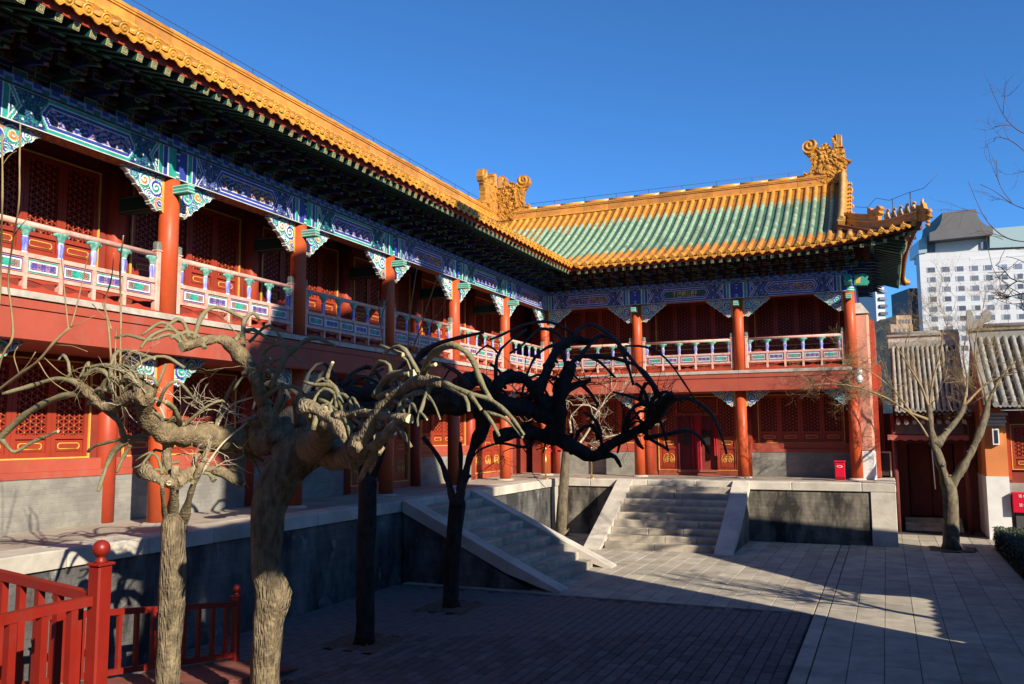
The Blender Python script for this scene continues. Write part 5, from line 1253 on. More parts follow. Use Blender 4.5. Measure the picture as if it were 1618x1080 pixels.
D.shoots([[(904,532,7),(916,519,7),(936,513,7.5),(970,535,7),(1000,570,6),(1032,612,5),(1044,632,4)], [(930,542,8),(950,530,8),(976,541,7),(990,572,6),(1001,608,5)], [(893,586,10),(910,566,9),(936,562,8),(980,568,7),(1012,582,6.5),(1036,612,6),(1050,642,5)],
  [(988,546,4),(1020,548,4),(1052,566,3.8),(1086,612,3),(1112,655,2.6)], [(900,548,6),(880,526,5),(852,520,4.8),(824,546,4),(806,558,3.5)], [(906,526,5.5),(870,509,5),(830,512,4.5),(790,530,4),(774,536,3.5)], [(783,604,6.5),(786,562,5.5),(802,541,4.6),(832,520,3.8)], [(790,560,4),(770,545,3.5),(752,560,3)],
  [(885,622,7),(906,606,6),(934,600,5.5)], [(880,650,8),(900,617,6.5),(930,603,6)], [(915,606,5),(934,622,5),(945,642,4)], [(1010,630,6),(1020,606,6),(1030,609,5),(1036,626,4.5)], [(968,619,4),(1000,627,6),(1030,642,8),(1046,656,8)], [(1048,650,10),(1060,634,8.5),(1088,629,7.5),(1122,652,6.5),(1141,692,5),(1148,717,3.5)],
  [(1018,692,9),(1058,685,7.5),(1090,680,6),(1110,696,5.5),(1121,716,4.5)], [(1004,690,7),(1010,702,6.5),(1017,709,5)], [(1020,690,6),(1046,704,5),(1057,712,4)], [(920,562,5),(945,570,4.5),(972,596,4)], [(940,536,4),(922,555,7),(915,570,6)], [(1010,660,5),(1000,645,4),(1012,640,4),(1030,640,4)], [(846,690,6),(830,706,5),(790,700,4),(756,712,3.5),(738,735,4)], [(820,700,2),(835,720,1.6),(842,748,1.2),(862,770,0.9)], [(700,655,10),(680,640,10),(655,634,10)]], SHOOT_SHADE, capm=SHOOT_SHADE)
arcs(Ct, [(450,615,560,640),(560,610,700,635)], 12, SHOOT_SHADE, 107, SHOOT_SHADE)
arcs(D, [(700,600,780,650),(790,590,870,650),(870,560,910,660),(890,690,960,715),(960,680,1045,700),(1020,640,1050,670)], 26, SHOOT_SHADE, 109, SHOOT_SHADE)
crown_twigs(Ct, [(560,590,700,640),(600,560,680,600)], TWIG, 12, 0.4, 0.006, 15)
crown_twigs(D, [(780,600,900,660),(860,540,960,620),(960,640,1050,690),(820,690,940,715)], BARK_SHADE, 44, 0.6, 0.009, 16)
# --- E: small grey tree at the inner corner of the terrace
bE = Vector((TX+0.45, TY-0.55, 0)); dE = depth_of(bE.x, bE.y); E = Tree('young_tree', 'thin grey tree in the inner corner of the terrace with bleached bare twigs', dE, bE, 5.1, amp=0.2)
E.trunk(bE, [(887,842,9),(889,790,8),(893,740,7),(895,712,6)], GREYB)
E.shoots([[(895,714,5),(888,690,4),(886,668,3.4)], [(895,714,5),(902,688,4),(900,664,3)], [(896,714,5),(916,700,4),(934,672,3),(946,645,2.6),(960,632,2)], [(934,672,2.2),(955,690,1.8),(985,684,1.5),(1005,690,1)], [(946,650,2),(930,640,1.6),(905,640,1.2)]], PTWIG)
st = [(at(x, y, dE), CR*dx+CU*dy+CF*random.uniform(-.4, .4)) for x, y, dx, dy in ((888,670,-.3,1),(900,666,.2,1),(934,672,.4,.5),(946,648,.3,1),(960,632,.5,.8),(985,684,1,.3),(905,640,-.5,.8),(950,690,1,0.1),(920,696,.2,-.1),(940,660,-.4,.8))]
twigs(E, st, PTWIG, gen=3, length=0.75, r=0.013, spread=0.75, seed=11, upb=0.05)
# --- F: forked tree before the gatehouse
bF = Vector((1.36, 24.42, 0)); dF = depth_of(bF.x, bF.y); F = Tree('forked_tree', 'forked bare tree with a lit trunk standing before the grey-roofed gatehouse', dF, bF, 6.2, amp=0.25)
F.trunk(bF, [(1503,858,12.5),(1503,820,11),(1501,785,11),(1499,768,10.5)], GREYB)
F.branch([(1499,772,10),(1486,732,8.5),(1476,700,8.5),(1470,668,7),(1468,640,5)], 'limb', GREYB, 10); F.branch([(1478,704,7),(1497,682,6.5),(1516,658,6),(1524,640,4.5)], 'limb', GREYB, 9); F.branch([(1500,772,9),(1524,732,8),(1545,692,7.5),(1557,655,7),(1562,630,5)], 'limb', GREYB, 10)
F.shoots([[(1468,645,4.5),(1455,610,3.2),(1432,572,2.2),(1412,540,1.4)], [(1469,642,4),(1474,600,3),(1485,560,2),(1490,520,1.2)], [(1522,645,4),(1528,600,3),(1522,560,2),(1530,515,1.3)], [(1562,634,4.5),(1580,598,3),(1605,570,2)], [(1560,640,4),(1552,600,3),(1540,560,2),(1546,510,1.2)], [(1470,664,4),(1435,650,3),(1400,628,2.4),(1350,610,1.8),(1312,606,1.2)], [(1440,652,3),(1415,620,2.2),(1380,590,1.6),(1340,575,1.1)], [(1524,640,4),(1560,605,3),(1600,590,2)], [(1466,690,3),(1448,662,2.2),(1420,640,1.5)]], TWIG)
rngF = random.Random(5); st = []
for (x, y, dx, dy) in [(1432,572,-.6,.8),(1455,610,-.4,.8),(1474,600,.1,1),(1485,560,.3,1),(1528,600,.2,1),(1522,560,-.2,1),(1580,598,.6,.7),(1605,575,.7,.6),(1552,600,-.3,1),(1540,560,.2,1),(1400,628,-1,.3),(1350,610,-1,.1),(1312,606,-1,.2),(1415,620,-.7,.6),(1380,590,-.8,.4),(1560,605,.5,.8),(1600,590,.8,.4),(1470,640,.3,.9),(1530,640,.6,.7),(1505,650,0,1),(1545,620,.2,.9),(1440,640,-.5,.6),(1420,640,-.8,-.2),(1490,530,.1,1),(1546,520,.2,1),(1375,615,-.8,-.2),(1330,605,-.8,.5)]:
    st.append((at(x, y, F.dep(x, y)), CR*dx+CU*dy+CF*rngF.uniform(-.7, .7)))
twigs(F, st, TWIG, gen=4, length=0.85, r=0.010, spread=0.55, seed=23, nch=4, upb=0.12)
# --- G: tree whose branches reach in from the east
bG = at(1745, 800, 14.6); bG = Vector((bG.x, bG.y, 0)); G = Tree('bare_tree', 'bare tree whose thin dark branches reach in against the blue sky', 14.6, bG, 7.7, amp=0.3)
G.trunk(bG, [(1748,900,14),(1746,760,13),(1740,620,12),(1728,500,10),(1712,420,8)], BARK_SHADE)
G.shoots([[(1714,430,3.60),(1680,390,2.70),(1640,384,1.92),(1592,376,1.56),(1561,351,1.20),(1545,322,0.90),(1530,286,0.60)], [(1720,470,3.00),(1690,300,2.40),(1650,228,1.80),(1608,205,1.32),(1585,180,0.96),(1563,132,0.60)], [(1690,320,2.40),(1640,262,1.56),(1604,226,1.20),(1576,216,0.78),(1570,224,0.60)], [(1700,420,2.40),(1645,345,1.56),(1600,322,1.20),(1572,302,0.84),(1549,291,0.60)], [(1600,322,0.96),(1580,292,0.78),(1574,252,0.60)], [(1585,378,0.96),(1560,372,0.78),(1563,400,0.72),(1572,430,0.72),(1592,452,0.60)], [(1700,440,2.40),(1650,470,1.80),(1600,480,1.20),(1570,470,0.84)], [(1690,420,1.80),(1650,430,1.44),(1610,410,1.08),(1590,405,0.72)]], mat('reddish_twig', (0.10,0.06,0.05), 0.8), n=5)
st = [(at(x, y, 14.6), CR*dx+CU*dy) for x, y, dx, dy in ((1592,376,-1,.3),(1561,351,-.5,.9),(1608,205,-.6,.8),(1604,226,-.9,.3),(1600,322,-.7,.6),(1580,292,-.2,1),(1572,430,.4,-.9),(1600,480,-.9,.2),(1640,384,-.4,-.8),(1650,228,-.2,1),(1640,262,-.9,-.2),(1610,410,-.6,-.6),(1585,180,-.3,1))]
twigs(G, st, MATS['reddish_twig'], gen=2, length=0.5, r=0.0055, spread=0.45, seed=31, upb=0.05)
# --- H: shrub with upright yellow stems at the left edge
dH = 8.3; bH = at(40, 1180, dH); bH = Vector((bH.x, bH.y, 0)); H = Tree('shrub', 'shrub with upright yellowish bare stems in front of the fascia', dH, bH, 8.8, cat='shrub', amp=0.2)
H.trunk(bH, [(-40,900,6),(-35,760,6),(-30,680,5.5),(-8,622,5)], TWIG, n=8, lump=0.03)
H.shoots([[(-8,620,5),(30,592,4.5),(60,570,4.2),(86,540,3.8),(110,517,3.6)], [(108,518,2.6),(104,482,2),(100,440,1.6),(96,400,1.3)], [(112,516,2.6),(122,480,2),(131,440,1.6),(140,400,1.2)], [(110,517,1.6),(130,508,1.2),(150,498,1)], [(-20,640,4),(4,562,3.6),(20,532,3.4),(17,480,2.8),(13,440,2.6),(22,370,2.4),(30,320,2.4),(31,250,2.6),(32,196,2.6)], [(-30,680,4),(-10,560,3.6),(0,460,3.2),(2,380,3),(4,300,2.8),(3,212,2.6)], [(22,372,1.5),(34,355,1.2),(44,345,1)], [(3,262,1.2),(14,246,1),(26,238,1)],
  [(60,570,1.8),(80,600,1.5),(112,620,1.2),(124,610,1)], [(30,590,2),(22,562,1.6),(28,548,1.2)], [(86,545,1.4),(112,546,1.2),(138,555,1)], [(70,565,1.5),(98,590,1.3),(125,600,1)], [(10,606,1.6),(40,580,1.4),(56,556,1.2)]], TWIG, n=6)
B.shoots([[(184,655,3),(178,620,2.8),(175,560,2.6),(170,505,2.4),(162,478,2)], [(194,650,2.8),(190,600,2.4),(191,500,2.2),(190,420,1.8),(195,372,1.4)], [(176,520,1.6),(166,480,1.4),(176,440,1.1),(180,400,0.9)], [(183,640,1.8),(182,560,1.6),(184,520,1.2)], [(172,508,1.5),(160,495,1.2),(146,480,1)]], TWIG, name='water_shoot', n=6)
Ct.shoots([[(650,612,2),(645,560,1.8),(648,500,1.6),(656,440,1.2),(660,420,1)], [(640,612,2),(636,590,1.6),(610,560,1.4),(600,500,1.3),(598,460,1)], [(645,570,1.6),(660,530,1.4),(680,470,1.2),(694,430,1)], [(600,510,1.2),(612,470,1.1),(616,452,.9)], [(660,530,1.2),(690,500,1),(706,470,.9)]], TWIG, name='water_shoot', n=5)

# --- unseen evergreen, added beside the camera for its shade: its crown shades the middle of the court's trees
SHADE_LEAF = mat('shade_caster_leaf', (0.035,0.06,0.025), 0.7, var=0.4, vscale=8)
cy = thing('shade_caster_tree', 'unseen evergreen with a dense crown added beside the east hall to cast shade on the bent tree', 'tree', (2.6, 3.5, 0))
b = MB(); b.tube([(2.6,3.5,0),(2.55,3.2,3),(2.4,2.6,5.6),(2.36,2.3,6.6),(2.36,2.22,8.6)], [0.20,0.16,0.12,0.10,0.04], 10, BARK); b.build('trunk', cy)
b = MB(); rg = random.Random(9)
for k in range(24000):
    z = rg.uniform(6.3, 8.7); c = 0.50+0.06*math.sin(z*5); a = rg.uniform(0, 6.283); r = c*math.sqrt(rg.random())
    if rg.random() < 0.25 and r > 0.42: continue
    p = Vector((2.35+r*math.cos(a), 2.34+r*math.sin(a), z)); u = Vector((rg.gauss(0,1), rg.gauss(0,1), rg.gauss(0,1))).normalized(); v = u.orthogonal().normalized(); L = rg.uniform(0.03, 0.06)
    b.add([p-u*L, p+v*L*0.5, p+u*L, p-v*L*0.5], [(0,1,2,3)], SHADE_LEAF)
o = b.build('crown', cy); o['kind'] = 'stuff'

for (bx_, by_, zt_, lab, sd) in ((3.75, 13.5, 2.2, 'bare tree before the court wall, its branch shadows crossing the slabs', 41), (3.75, 17.4, 4.4, 'bare tree before the side house, its shadow falling on the doorway steps', 43)):
    K = Tree('bare_tree', lab, 14.0, (bx_, by_, 0), sd, 'bare trees along the east side')
    b = MB(); b.tube([(bx_,by_,0),(bx_+0.05,by_,zt_*0.5),(bx_,by_+0.04,zt_)], [0.12,0.10,0.08], 9, BARK_SHADE); b.build('trunk', K.o)
    twigs(K, [(Vector((bx_, by_, zt_-0.1+0.15*q)), Vector((math.cos(q*2.4)*0.6, math.sin(q*2.4), 0.75))) for q in range(6)], BARK_SHADE, gen=4, length=1.15, r=0.045, spread=0.5, seed=sd, upb=0.12, nch=3)

b = MB(); rg = random.Random(21); TUFT_LEAF = mat('shade_tuft_leaf', (0.045,0.07,0.03), 0.7, var=0.4, vscale=8)  # unseen tufts added to the bare tree to thicken its dappled shade
for k in range(6000):
    a, e, r = rg.uniform(0, 6.283), rg.uniform(-1, 1), rg.random()**0.4
    p = Vector((3.8+0.8*r*math.cos(a)*math.sqrt(1-e*e), 17.9+1.35*r*math.sin(a)*math.sqrt(1-e*e), 6.35+1.05*r*e))
    if math.sin(p.y*7)*math.sin(p.z*8+p.x*3) < -0.25: continue
    u = Vector((rg.gauss(0,1), rg.gauss(0,1), rg.gauss(0,1))).normalized(); v = u.orthogonal().normalized(); L = rg.uniform(0.04, 0.08)
    b.add([p-u*L, p+v*L*0.45, p+u*L, p-v*L*0.45], [(0,1,2,3)], TUFT_LEAF)
o = b.build('shade_tufts', K.o); o['kind'] = 'stuff'; K.o['label'] = 'tree before the side house with unseen leaf tufts added to dapple the steps with shade'

# ================================================================ red timber ramp with handrails (lower left)
RAILM = mat('red_rail_paint', (0.22,0.014,0.007), 0.42, var=0.16, vscale=3, wear=((0.15,0.03,0.02), 0.6, 5.0), spec=0.4, bump=0.05, bscale=12)
DECK = mat('red_brown_deck', (0.20,0.07,0.05), 0.6, var=0.25, vscale=3)
ramp = thing('timber_ramp', 'red timber ramp and landing with square posts, ball caps and slatted handrails', 'ramp', (-6, 5, 0))
def post(x, y, z0, h, w=0.15, ball=0.075):
    b = MB(); b.bbox(x-w/2, x+w/2, y-w/2, y+w/2, z0, z0+h, RAILM, 0.012); b.bbox(x-w/2-0.012, x+w/2+0.012, y-w/2-0.012, y+w/2+0.012, z0+h+0.001, z0+h+0.018, RAILM, 0.006)
    z = z0+h+0.018; pr = [(w*0.42,z),(w*0.30,z+0.02),(w*0.22,z+0.04)]+[(max(0.004, ball*math.sin(a)), z+0.035+ball-ball*math.cos(a)) for a in np.linspace(0.5, math.pi-0.05, 10)]
    o = b.build('post', ramp); c = MB(); c.lathe(pr, 18, RAILM, cx=x, cy=y); c.build('ball_cap', o)
def railrun(a, c, n, h=0.95, lowz=0.10, w=0.06, bw=0.055):
    a = Vector(a); c = Vector(c)
    b = MB(); b.obox(a+Vector((0,0,h)), c+Vector((0,0,h)), w, 0.065, RAILM); b.build('handrail', ramp)
    b = MB(); b.obox(a+Vector((0,0,lowz)), c+Vector((0,0,lowz)), w, 0.06, RAILM); b.build('bottom_rail', ramp)
    for k in range(n):
        f = (k+0.6)/n; p = a.lerp(c, f); b = MB(); d = (c-a); an = math.atan2(d.y, d.x)
        b.box(-bw/2, bw/2, -bw/2, bw/2, lowz+0.02, h-0.02, RAILM); b.build('baluster', ramp, Matrix.Translation(p) @ Matrix.Rotation(an, 4, 'Z'))
PX, PY = -5.08, 4.49; ZL = 1.02
post(PX, PY, 0.0, 2.05, 0.115, 0.060)
railrun((PX-0.08, PY, ZL-0.14), (PX-1.85, PY+0.16, ZL-0.02), 8, w=0.065, bw=0.052); railrun((PX, PY-0.08, ZL-0.15), (PX, PY-3.2, ZL-0.15), 14, w=0.065, bw=0.052)
b = MB(); b.box(PX-3.2, PX+0.06, PY-3.4, PY+0.06, ZL-0.3, ZL-0.14, DECK); b.box(PX-3.1, PX-0.05, PY-3.3, PY-0.05, 0, ZL-0.3, mat('ramp_skirt', (0.12,0.03,0.02), 0.7)); b.build('landing', ramp)
RXF, RXN, RY0, RY1 = -7.95, -6.95, 9.2, 2.8       # ramp proper, foot at RY0
rz = lambda y: (RY0-y)*0.135
b = MB(); b.hexa([(RXF,RY1,-0.02),(RXN,RY1,-0.02),(RXN,RY0,-0.02),(RXF,RY0,-0.02),(RXF,RY1,rz(RY1)),(RXN,RY1,rz(RY1)),(RXN,RY0,0.02),(RXF,RY0,0.02)], DECK); b.build('ramp_deck', ramp)
n = 44
for k in range(n):
    y = RY0-0.07-0.145*k; b = MB(); b.obox((RXF-0.02,y,rz(y)+0.014),(RXN+0.02,y,rz(y)+0.014),0.135,0.024,DECK); b.build('deck_board', ramp)
railrun((RXF+0.06, RY0-0.1, 0.02), (RXF+0.06, RY1, rz(RY1)), 26, h=0.74, w=0.055, bw=0.045)
for y in (RY0-0.06, 6.45, 3.9): post(RXF+0.06, y, rz(y)-0.02, 0.86, 0.09, 0.05)

# ================================================================ gatehouse and the house east of it
gate = thing('gatehouse', 'small gatehouse with a mossy grey tile roof above a dark doorway', 'building', (1.2, 28, 0))
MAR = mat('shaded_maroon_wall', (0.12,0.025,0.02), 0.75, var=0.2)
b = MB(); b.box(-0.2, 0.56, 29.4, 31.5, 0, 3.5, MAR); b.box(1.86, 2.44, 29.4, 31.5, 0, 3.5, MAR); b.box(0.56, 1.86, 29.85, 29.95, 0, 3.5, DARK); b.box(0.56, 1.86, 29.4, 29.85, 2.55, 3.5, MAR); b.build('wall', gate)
b = MB(); b.box(0.60, 1.20, 29.7, 29.8, 0.35, 2.53, MAR); b.build('door_leaf', gate); b = MB(); b.box(1.22, 1.82, 29.7, 29.8, 0.35, 2.53, MAR); b.build('door_leaf', gate)
for k in range(3):
    b = MB(); b.bbox(0.40, 1.95, 28.6+0.28*k, 29.5, 0.11*k, 0.11*(k+1), STONE2, 0.01); b.build('step', gate)
GY = 27.6; GRUN = 2.3
def zg(f): return 3.54+2.05*f+0.28*(f*f-f)
gx0, gx1 = 0.24, 2.19
b = MB(); n = 8
for k in range(n):
    f0, f1 = k/n, (k+1)/n
    q = [(gx0,GY+GRUN*f0,zg(f0)),(gx1,GY+GRUN*f0,zg(f0)),(gx1,GY+GRUN*f1,zg(f1)),(gx0,GY+GRUN*f1,zg(f1))]
    b.add(q, [(0,1,2,3)], GREYT2); b.add([(p[0],p[1],p[2]-0.07) for p in q], [(3,2,1,0)], DARKRED); b.add([(p[0],2*(GY+GRUN)-p[1],p[2]) for p in q], [(3,2,1,0)], GREYT2)
b.build('roof_sheet', gate)
def rows(root, x0, x1, nrow, y0, run, zf, r=0.062):
    for i in range(nrow):
        x = x0+(x1-x0)*(i+0.5)/nrow; b = MB(); P = []; R = []
        for k in range(0, 22):
            f = k/21; P.append((x, y0-0.03+run*f, zf(f)+0.03)); R.append(r*(1.10 if k % 2 == 0 else 0.94))
        b.tube(P, R, 8, GREYT); b.build('tile_row', root)
        b = MB(); b.tube([(x, y0-0.06, zf(0)+0.02), (x, y0-0.03, zf(0)+0.025)], r*1.15, 10, GREYT); b.build('eave_disc_tile', root)
        b = MB(); xx = x+(x1-x0)/nrow/2; b.prism([(xx-0.06,zf(0)-0.0),(xx-0.03,zf(0)-0.05),(xx,zf(0)-0.07),(xx+0.03,zf(0)-0.05),(xx+0.06,zf(0))], y0-0.05, y0-0.03, GREYT); b.build('drip_tile', root)
rows(gate, gx0, gx1, 14, GY, GRUN-0.05, zg, 0.047)
yr = GY+GRUN; b = MB(); b.box(gx0-0.05, gx1+0.02, yr-0.14, yr+0.14, 5.56, 5.76, GREYT); b.box(gx0-0.05, gx1+0.02, yr-0.09, yr+0.09, 5.76, 5.93, SILL); b.box(gx0-0.08, gx1+0.02, yr-0.15, yr+0.15, 5.93, 5.99, GREYT); b.tube([(gx0-0.08,yr,6.02),(gx1,yr,6.02)], 0.07, 8, GREYT); b.build('ridge', gate)
for k in range(14):
    x = gx0+0.07+0.14*k; b = MB(); b.box(x-0.028, x+0.028, GY+0.05, GY+0.65, 3.41, 3.465, RED); b.box(x-0.029, x+0.029, GY+0.045, GY+0.05, 3.41, 3.466, mat('rafter_end_green', (0.10,0.22,0.12), 0.6)); b.build('rafter', gate)
for k in range(9):
    x = gx0+0.1+0.217*k; b = MB(); b.tube([(x,GY+0.27,3.19),(x,GY+0.65,3.30)], 0.064, 8, GREYT); b.build('lower_eave_tile', gate)
b = MB(); b.box(gx0, gx1, GY+0.54, GY+0.66, 2.86, 3.17, mat('grey_brick_band', (0.13,0.11,0.10), 0.85, var=0.3)); b.build('brick_band', gate)
for x in (0.2, 2.1):
    b = MB(); b.tube([(x,GY+0.6,0),(x,GY+0.6,3.45)], 0.08, 10, MAR); b.build('post', gate)
AW = mat('faded_red_awning', (0.34,0.09,0.07), 0.8, var=0.15); b = MB(); nn = 36; vs = []
for k in range(nn+1):
    x = 0.03+2.13*k/nn; vs += [(x,GY+0.5,2.84),(x,GY+0.29,2.81),(x,GY+0.27,2.68+0.02*math.sin(k*1.4))]
b.add(vs, [q for k in range(nn) for q in ((3*k,3*k+1,3*k+4,3*k+3),(3*k+1,3*k+2,3*k+5,3*k+4))], AW); b.build('awning', gate)
b = MB(); b.box(-0.18, 0.06, 28.18, 28.22, 1.63, 2.30, PAPER); b.box(-0.22, -0.18, 28.16, 28.24, 1.6, 2.34, SILL); b.box(0.06, 0.1, 28.16, 28.24, 1.6, 2.34, SILL); b.box(-0.18, 0.06, 28.16, 28.24, 2.30, 2.34, SILL); b.build('side_window', gate)

ORANGE = mat('orange_plaster', (0.60,0.20,0.06), 0.8, var=0.12, vscale=1.3, bump=0.05); 
hse = thing('east_house', 'orange-plastered house with white stone corner pier and lattice window at the frame edge', 'building', (3.5, 27.5, 0))
b = MB(); b.box(2.47, 3.0, 27.02, 32, 1.70, 3.5, ORANGE); b.box(2.45, 3.0, 27.0, 32, 0.0, 1.70, WPL); vs = [(2.46,27.0,3.5),(2.46,32.0,3.5),(2.46,29.5,5.55)]; b.add(vs+[(2.9,v[1],v[2]) for v in vs], [(0,2,1),(3,4,5),(0,3,5,2),(1,2,5,4)], ORANGE); b.build('wall', hse)
b = MB(); b.box(3.0, 6.5, 27.3, 32, 0, 3.5, REDWALL); b.box(3.0, 6.5, 27.25, 27.4, 0, 1.52, DADO_N); b.box(3.0, 6.5, 27.22, 27.4, 0.62, 0.74, STONE); b.box(3.02, 3.10, 27.2, 27.4, 1.6, 3.45, RED); b.build('front_wall', hse)
gold_frame(hse, Matrix.Translation((0, 27.3, 0)), 3.14, 4.5, 1.9, 3.1)
for k in range(2): leaf(hse, Matrix.Translation((0, 27.3, 0)), 3.14+0.34+0.68*k, 0.68, 1.9, 3.1, 'win')
for z, w in ((3.08,0.0),(3.16,0.04),(3.26,0.02),(3.36,0.08)):
    b = MB(); b.bbox(2.5-w, 2.98+w, 26.98-w, 27.3, z, z+0.075, STONE, 0.02); b.build('stacked_corbel', hse)
def zh(f): return 3.62+2.1*f+0.25*(f*f-f)
b = MB()
for k in range(8):
    f0, f1 = k/8, (k+1)/8
    for sgn, yo in ((1, 26.35), (-1, 32.65)):
        q = [(2.5,yo+sgn*3.15*f0,zh(f0)),(6.6,yo+sgn*3.15*f0,zh(f0)),(6.6,yo+sgn*3.15*f1,zh(f1)),(2.5,yo+sgn*3.15*f1,zh(f1))]
        b.add(q, [(0,1,2,3) if sgn > 0 else (3,2,1,0)], GREYT2)
        if sgn > 0: b.add([(p[0],p[1],p[2]-0.08) for p in q], [(3,2,1,0)], DARKRED)
b.build('roof_sheet', hse); rows(hse, 2.62, 5.0, 11, 26.35, 3.1, zh, 0.07)
b = MB()
for k in range(10):
    f0, f1 = k/10, (k+1)/10; b.obox((2.52,26.3+3.2*f0,zh(f0)+0.12),(2.52,26.3+3.2*f1,zh(f1)+0.12),0.16,0.24,GREYT)
b.build('barge_ridge', hse)
b = MB(); b.box(2.5, 6.5, 29.35, 29.65, 5.6, 5.95, GREYT); b.box(2.45, 6.5, 29.3, 29.7, 5.95, 6.02, PALE); b.tube([(2.5,29.5,6.08),(6.5,29.5,6.08)], 0.09, 8, GREYT); b.build('ridge', hse)
b = MB(); b.prism([(2.4,5.9),(2.8,5.9),(2.85,6.2),(3.05,6.25),(3.1,6.5),(2.95,6.62),(2.8,6.5),(2.86,6.4),(2.75,6.3),(2.62,6.35),(2.55,6.62),(2.42,6.6)], 29.4, 29.6, GREYT); b.build('ridge_finial', hse)
b = MB(); b.box(2.66, 2.82, 26.9, 27.02, 2.56, 3.0, WHITE); b.box(2.70, 2.79, 26.89, 26.9, 2.6, 2.96, mat('dark_glass', (0.03,0.04,0.05), 0.2)); tag(b.build('wall_plaque'), 'small white wall box with a dark face on the orange pier', 'sign')
RB = mat('signal_red', (0.55,0.006,0.03), 0.4)
b = MB(); b.bbox(3.03, 3.55, 26.85, 27.18, 0.76, 1.29, RB, 0.012)
for (x, z) in ((3.18,1.16),(3.18,0.92)):
    for k in range(3): b.box(x, x+0.07, 26.842, 26.85, z+0.03*k, z+0.012+0.03*k, WHITE)
    b.box(x+0.03, x+0.042, 26.842, 26.85, z, z+0.075, WHITE)
    for k in range(3): b.box(x+0.1+0.09*k, x+0.16+0.09*k, 26.842, 26.85, z+0.01, z+0.022, WHITE); b.box(x+0.1+0.09*k, x+0.16+0.09*k, 26.842, 26.85, z+0.045, z+0.057, WHITE); b.box(x+0.125+0.09*k, x+0.137+0.09*k, 26.842, 26.85, z, z+0.07, WHITE)
b.box(3.1, 3.5, 26.95, 27.15, 0.0, 0.76, mat('dark_steel', (0.06,0.06,0.06), 0.5)); tag(b.build('fire_equipment_box'), 'bright red fire box with white characters beside the white stone pier', 'box')
# white pole by the doorway
b = MB(); b.tube([(1.22,27.8,1.28),(1.18,27.82,2.72)], 0.013, 6, WHITE); tag(b.build('white_pole'), 'thin white pole hanging in front of the dark gatehouse door', 'pole')

# ================================================================ small things on the terrace
b = MB(); b.bbox(-1.36, -1.10, 25.68, 25.94, 1.6, 2.10, RB, 0.01); b.box(-1.355, -1.105, 25.672, 25.68, 1.62, 1.70, mat('darker_red', (0.22,0.004,0.012), 0.5)); b.bbox(-1.38, -1.08, 25.66, 25.96, 2.10, 2.14, RB, 0.008)
lo = [(-1.23+0.075*math.cos(a), 1.98+0.032*math.sin(a)) for a in np.linspace(0, 2*math.pi, 14)[:-1]]; b.prism(lo, 25.668, 25.678, WHITE); li = [(-1.23+0.055*math.cos(a), 1.98+0.020*math.sin(a)) for a in np.linspace(0, 2*math.pi, 14)[:-1]]; b.prism(li, 25.664, 25.668, RB)
tag(b.build('fire_extinguisher_box'), 'upright red fire extinguisher box with white oval badge on the terrace', 'box')
BRASS = mat('brass', (0.55,0.38,0.14), 0.3, metal=0.8, var=0.1)
def stanchion(x, y, label):
    t = thing('stanchion', label, 'stanchion', (x, y, 1.6), 'brass stanchions on the terrace')
    b = MB(); b.lathe([(0.16,1.6),(0.16,1.615),(0.05,1.63),(0.03,1.64)], 18, BRASS, cx=x, cy=y); b.build('base', t)
    b = MB(); b.tube([(x,y,1.63),(x,y,2.48)], 0.026, 10, BRASS); b.build('pole', t)
    b = MB(); b.lathe([(0.034,2.42),(0.036,2.50),(0.02,2.53),(0.004,2.535)], 12, BRASS, cx=x, cy=y); b.build('cap', t)
stanchion(-9.3, 23.98, 'brass stanchion standing at the terrace corner by the last balcony column'); stanchion(-8.12, 24.72, 'brass stanchion standing on the north terrace behind the drooping limb')
b = MB(); P0, P1 = Vector((-9.3,23.98,2.44)), Vector((-8.12,24.72,2.44)); P2 = [P0.lerp(P1, k/8)+Vector((0,0,-0.03*math.sin(math.pi*k/8))) for k in range(9)]
for p, q in zip(P2[:-1], P2[1:]): b.obox(p, q, 0.012, 0.055, RB)
tag(b.build('barrier_belt'), 'red barrier belt stretched between the two brass stanchions', 'belt')
cc = thing('security_camera', 'white dome security camera under a bracket at the end of the balcony beam', 'camera', (-0.62, 25.72, 4.4))
b = MB(); b.lathe([(0.03,4.66),(0.085,4.64),(0.085,4.53),(0.06,4.51),(0.06,4.46),(0.10,4.44),(0.10,4.36),(0.09,4.34)], 14, WHITE, cx=-0.62, cy=25.72); b.build('housing', cc)
b = MB(); b.lathe([(0.09,4.345),(0.08,4.29),(0.05,4.255),(0.005,4.24)], 14, mat('smoked_dome', (0.30,0.32,0.33), 0.2), cx=-0.62, cy=25.72); b.build('dome', cc)
b = MB(); b.obox((-0.62,25.72,4.66),(-0.80,25.98,4.60),0.04,0.05,WHITE); b.obox((-0.95,25.97,4.34),(-0.62,25.72,4.52),0.02,0.02,DARK); b.build('bracket_arm', cc)
b = MB(); x = XL-0.98; b.box(x, x+0.006, 18.42, 18.60, 2.92, 3.28, WHITE); tag(b.build('paper_notice'), 'white paper notice hanging on the red wall of the west hall', 'notice')

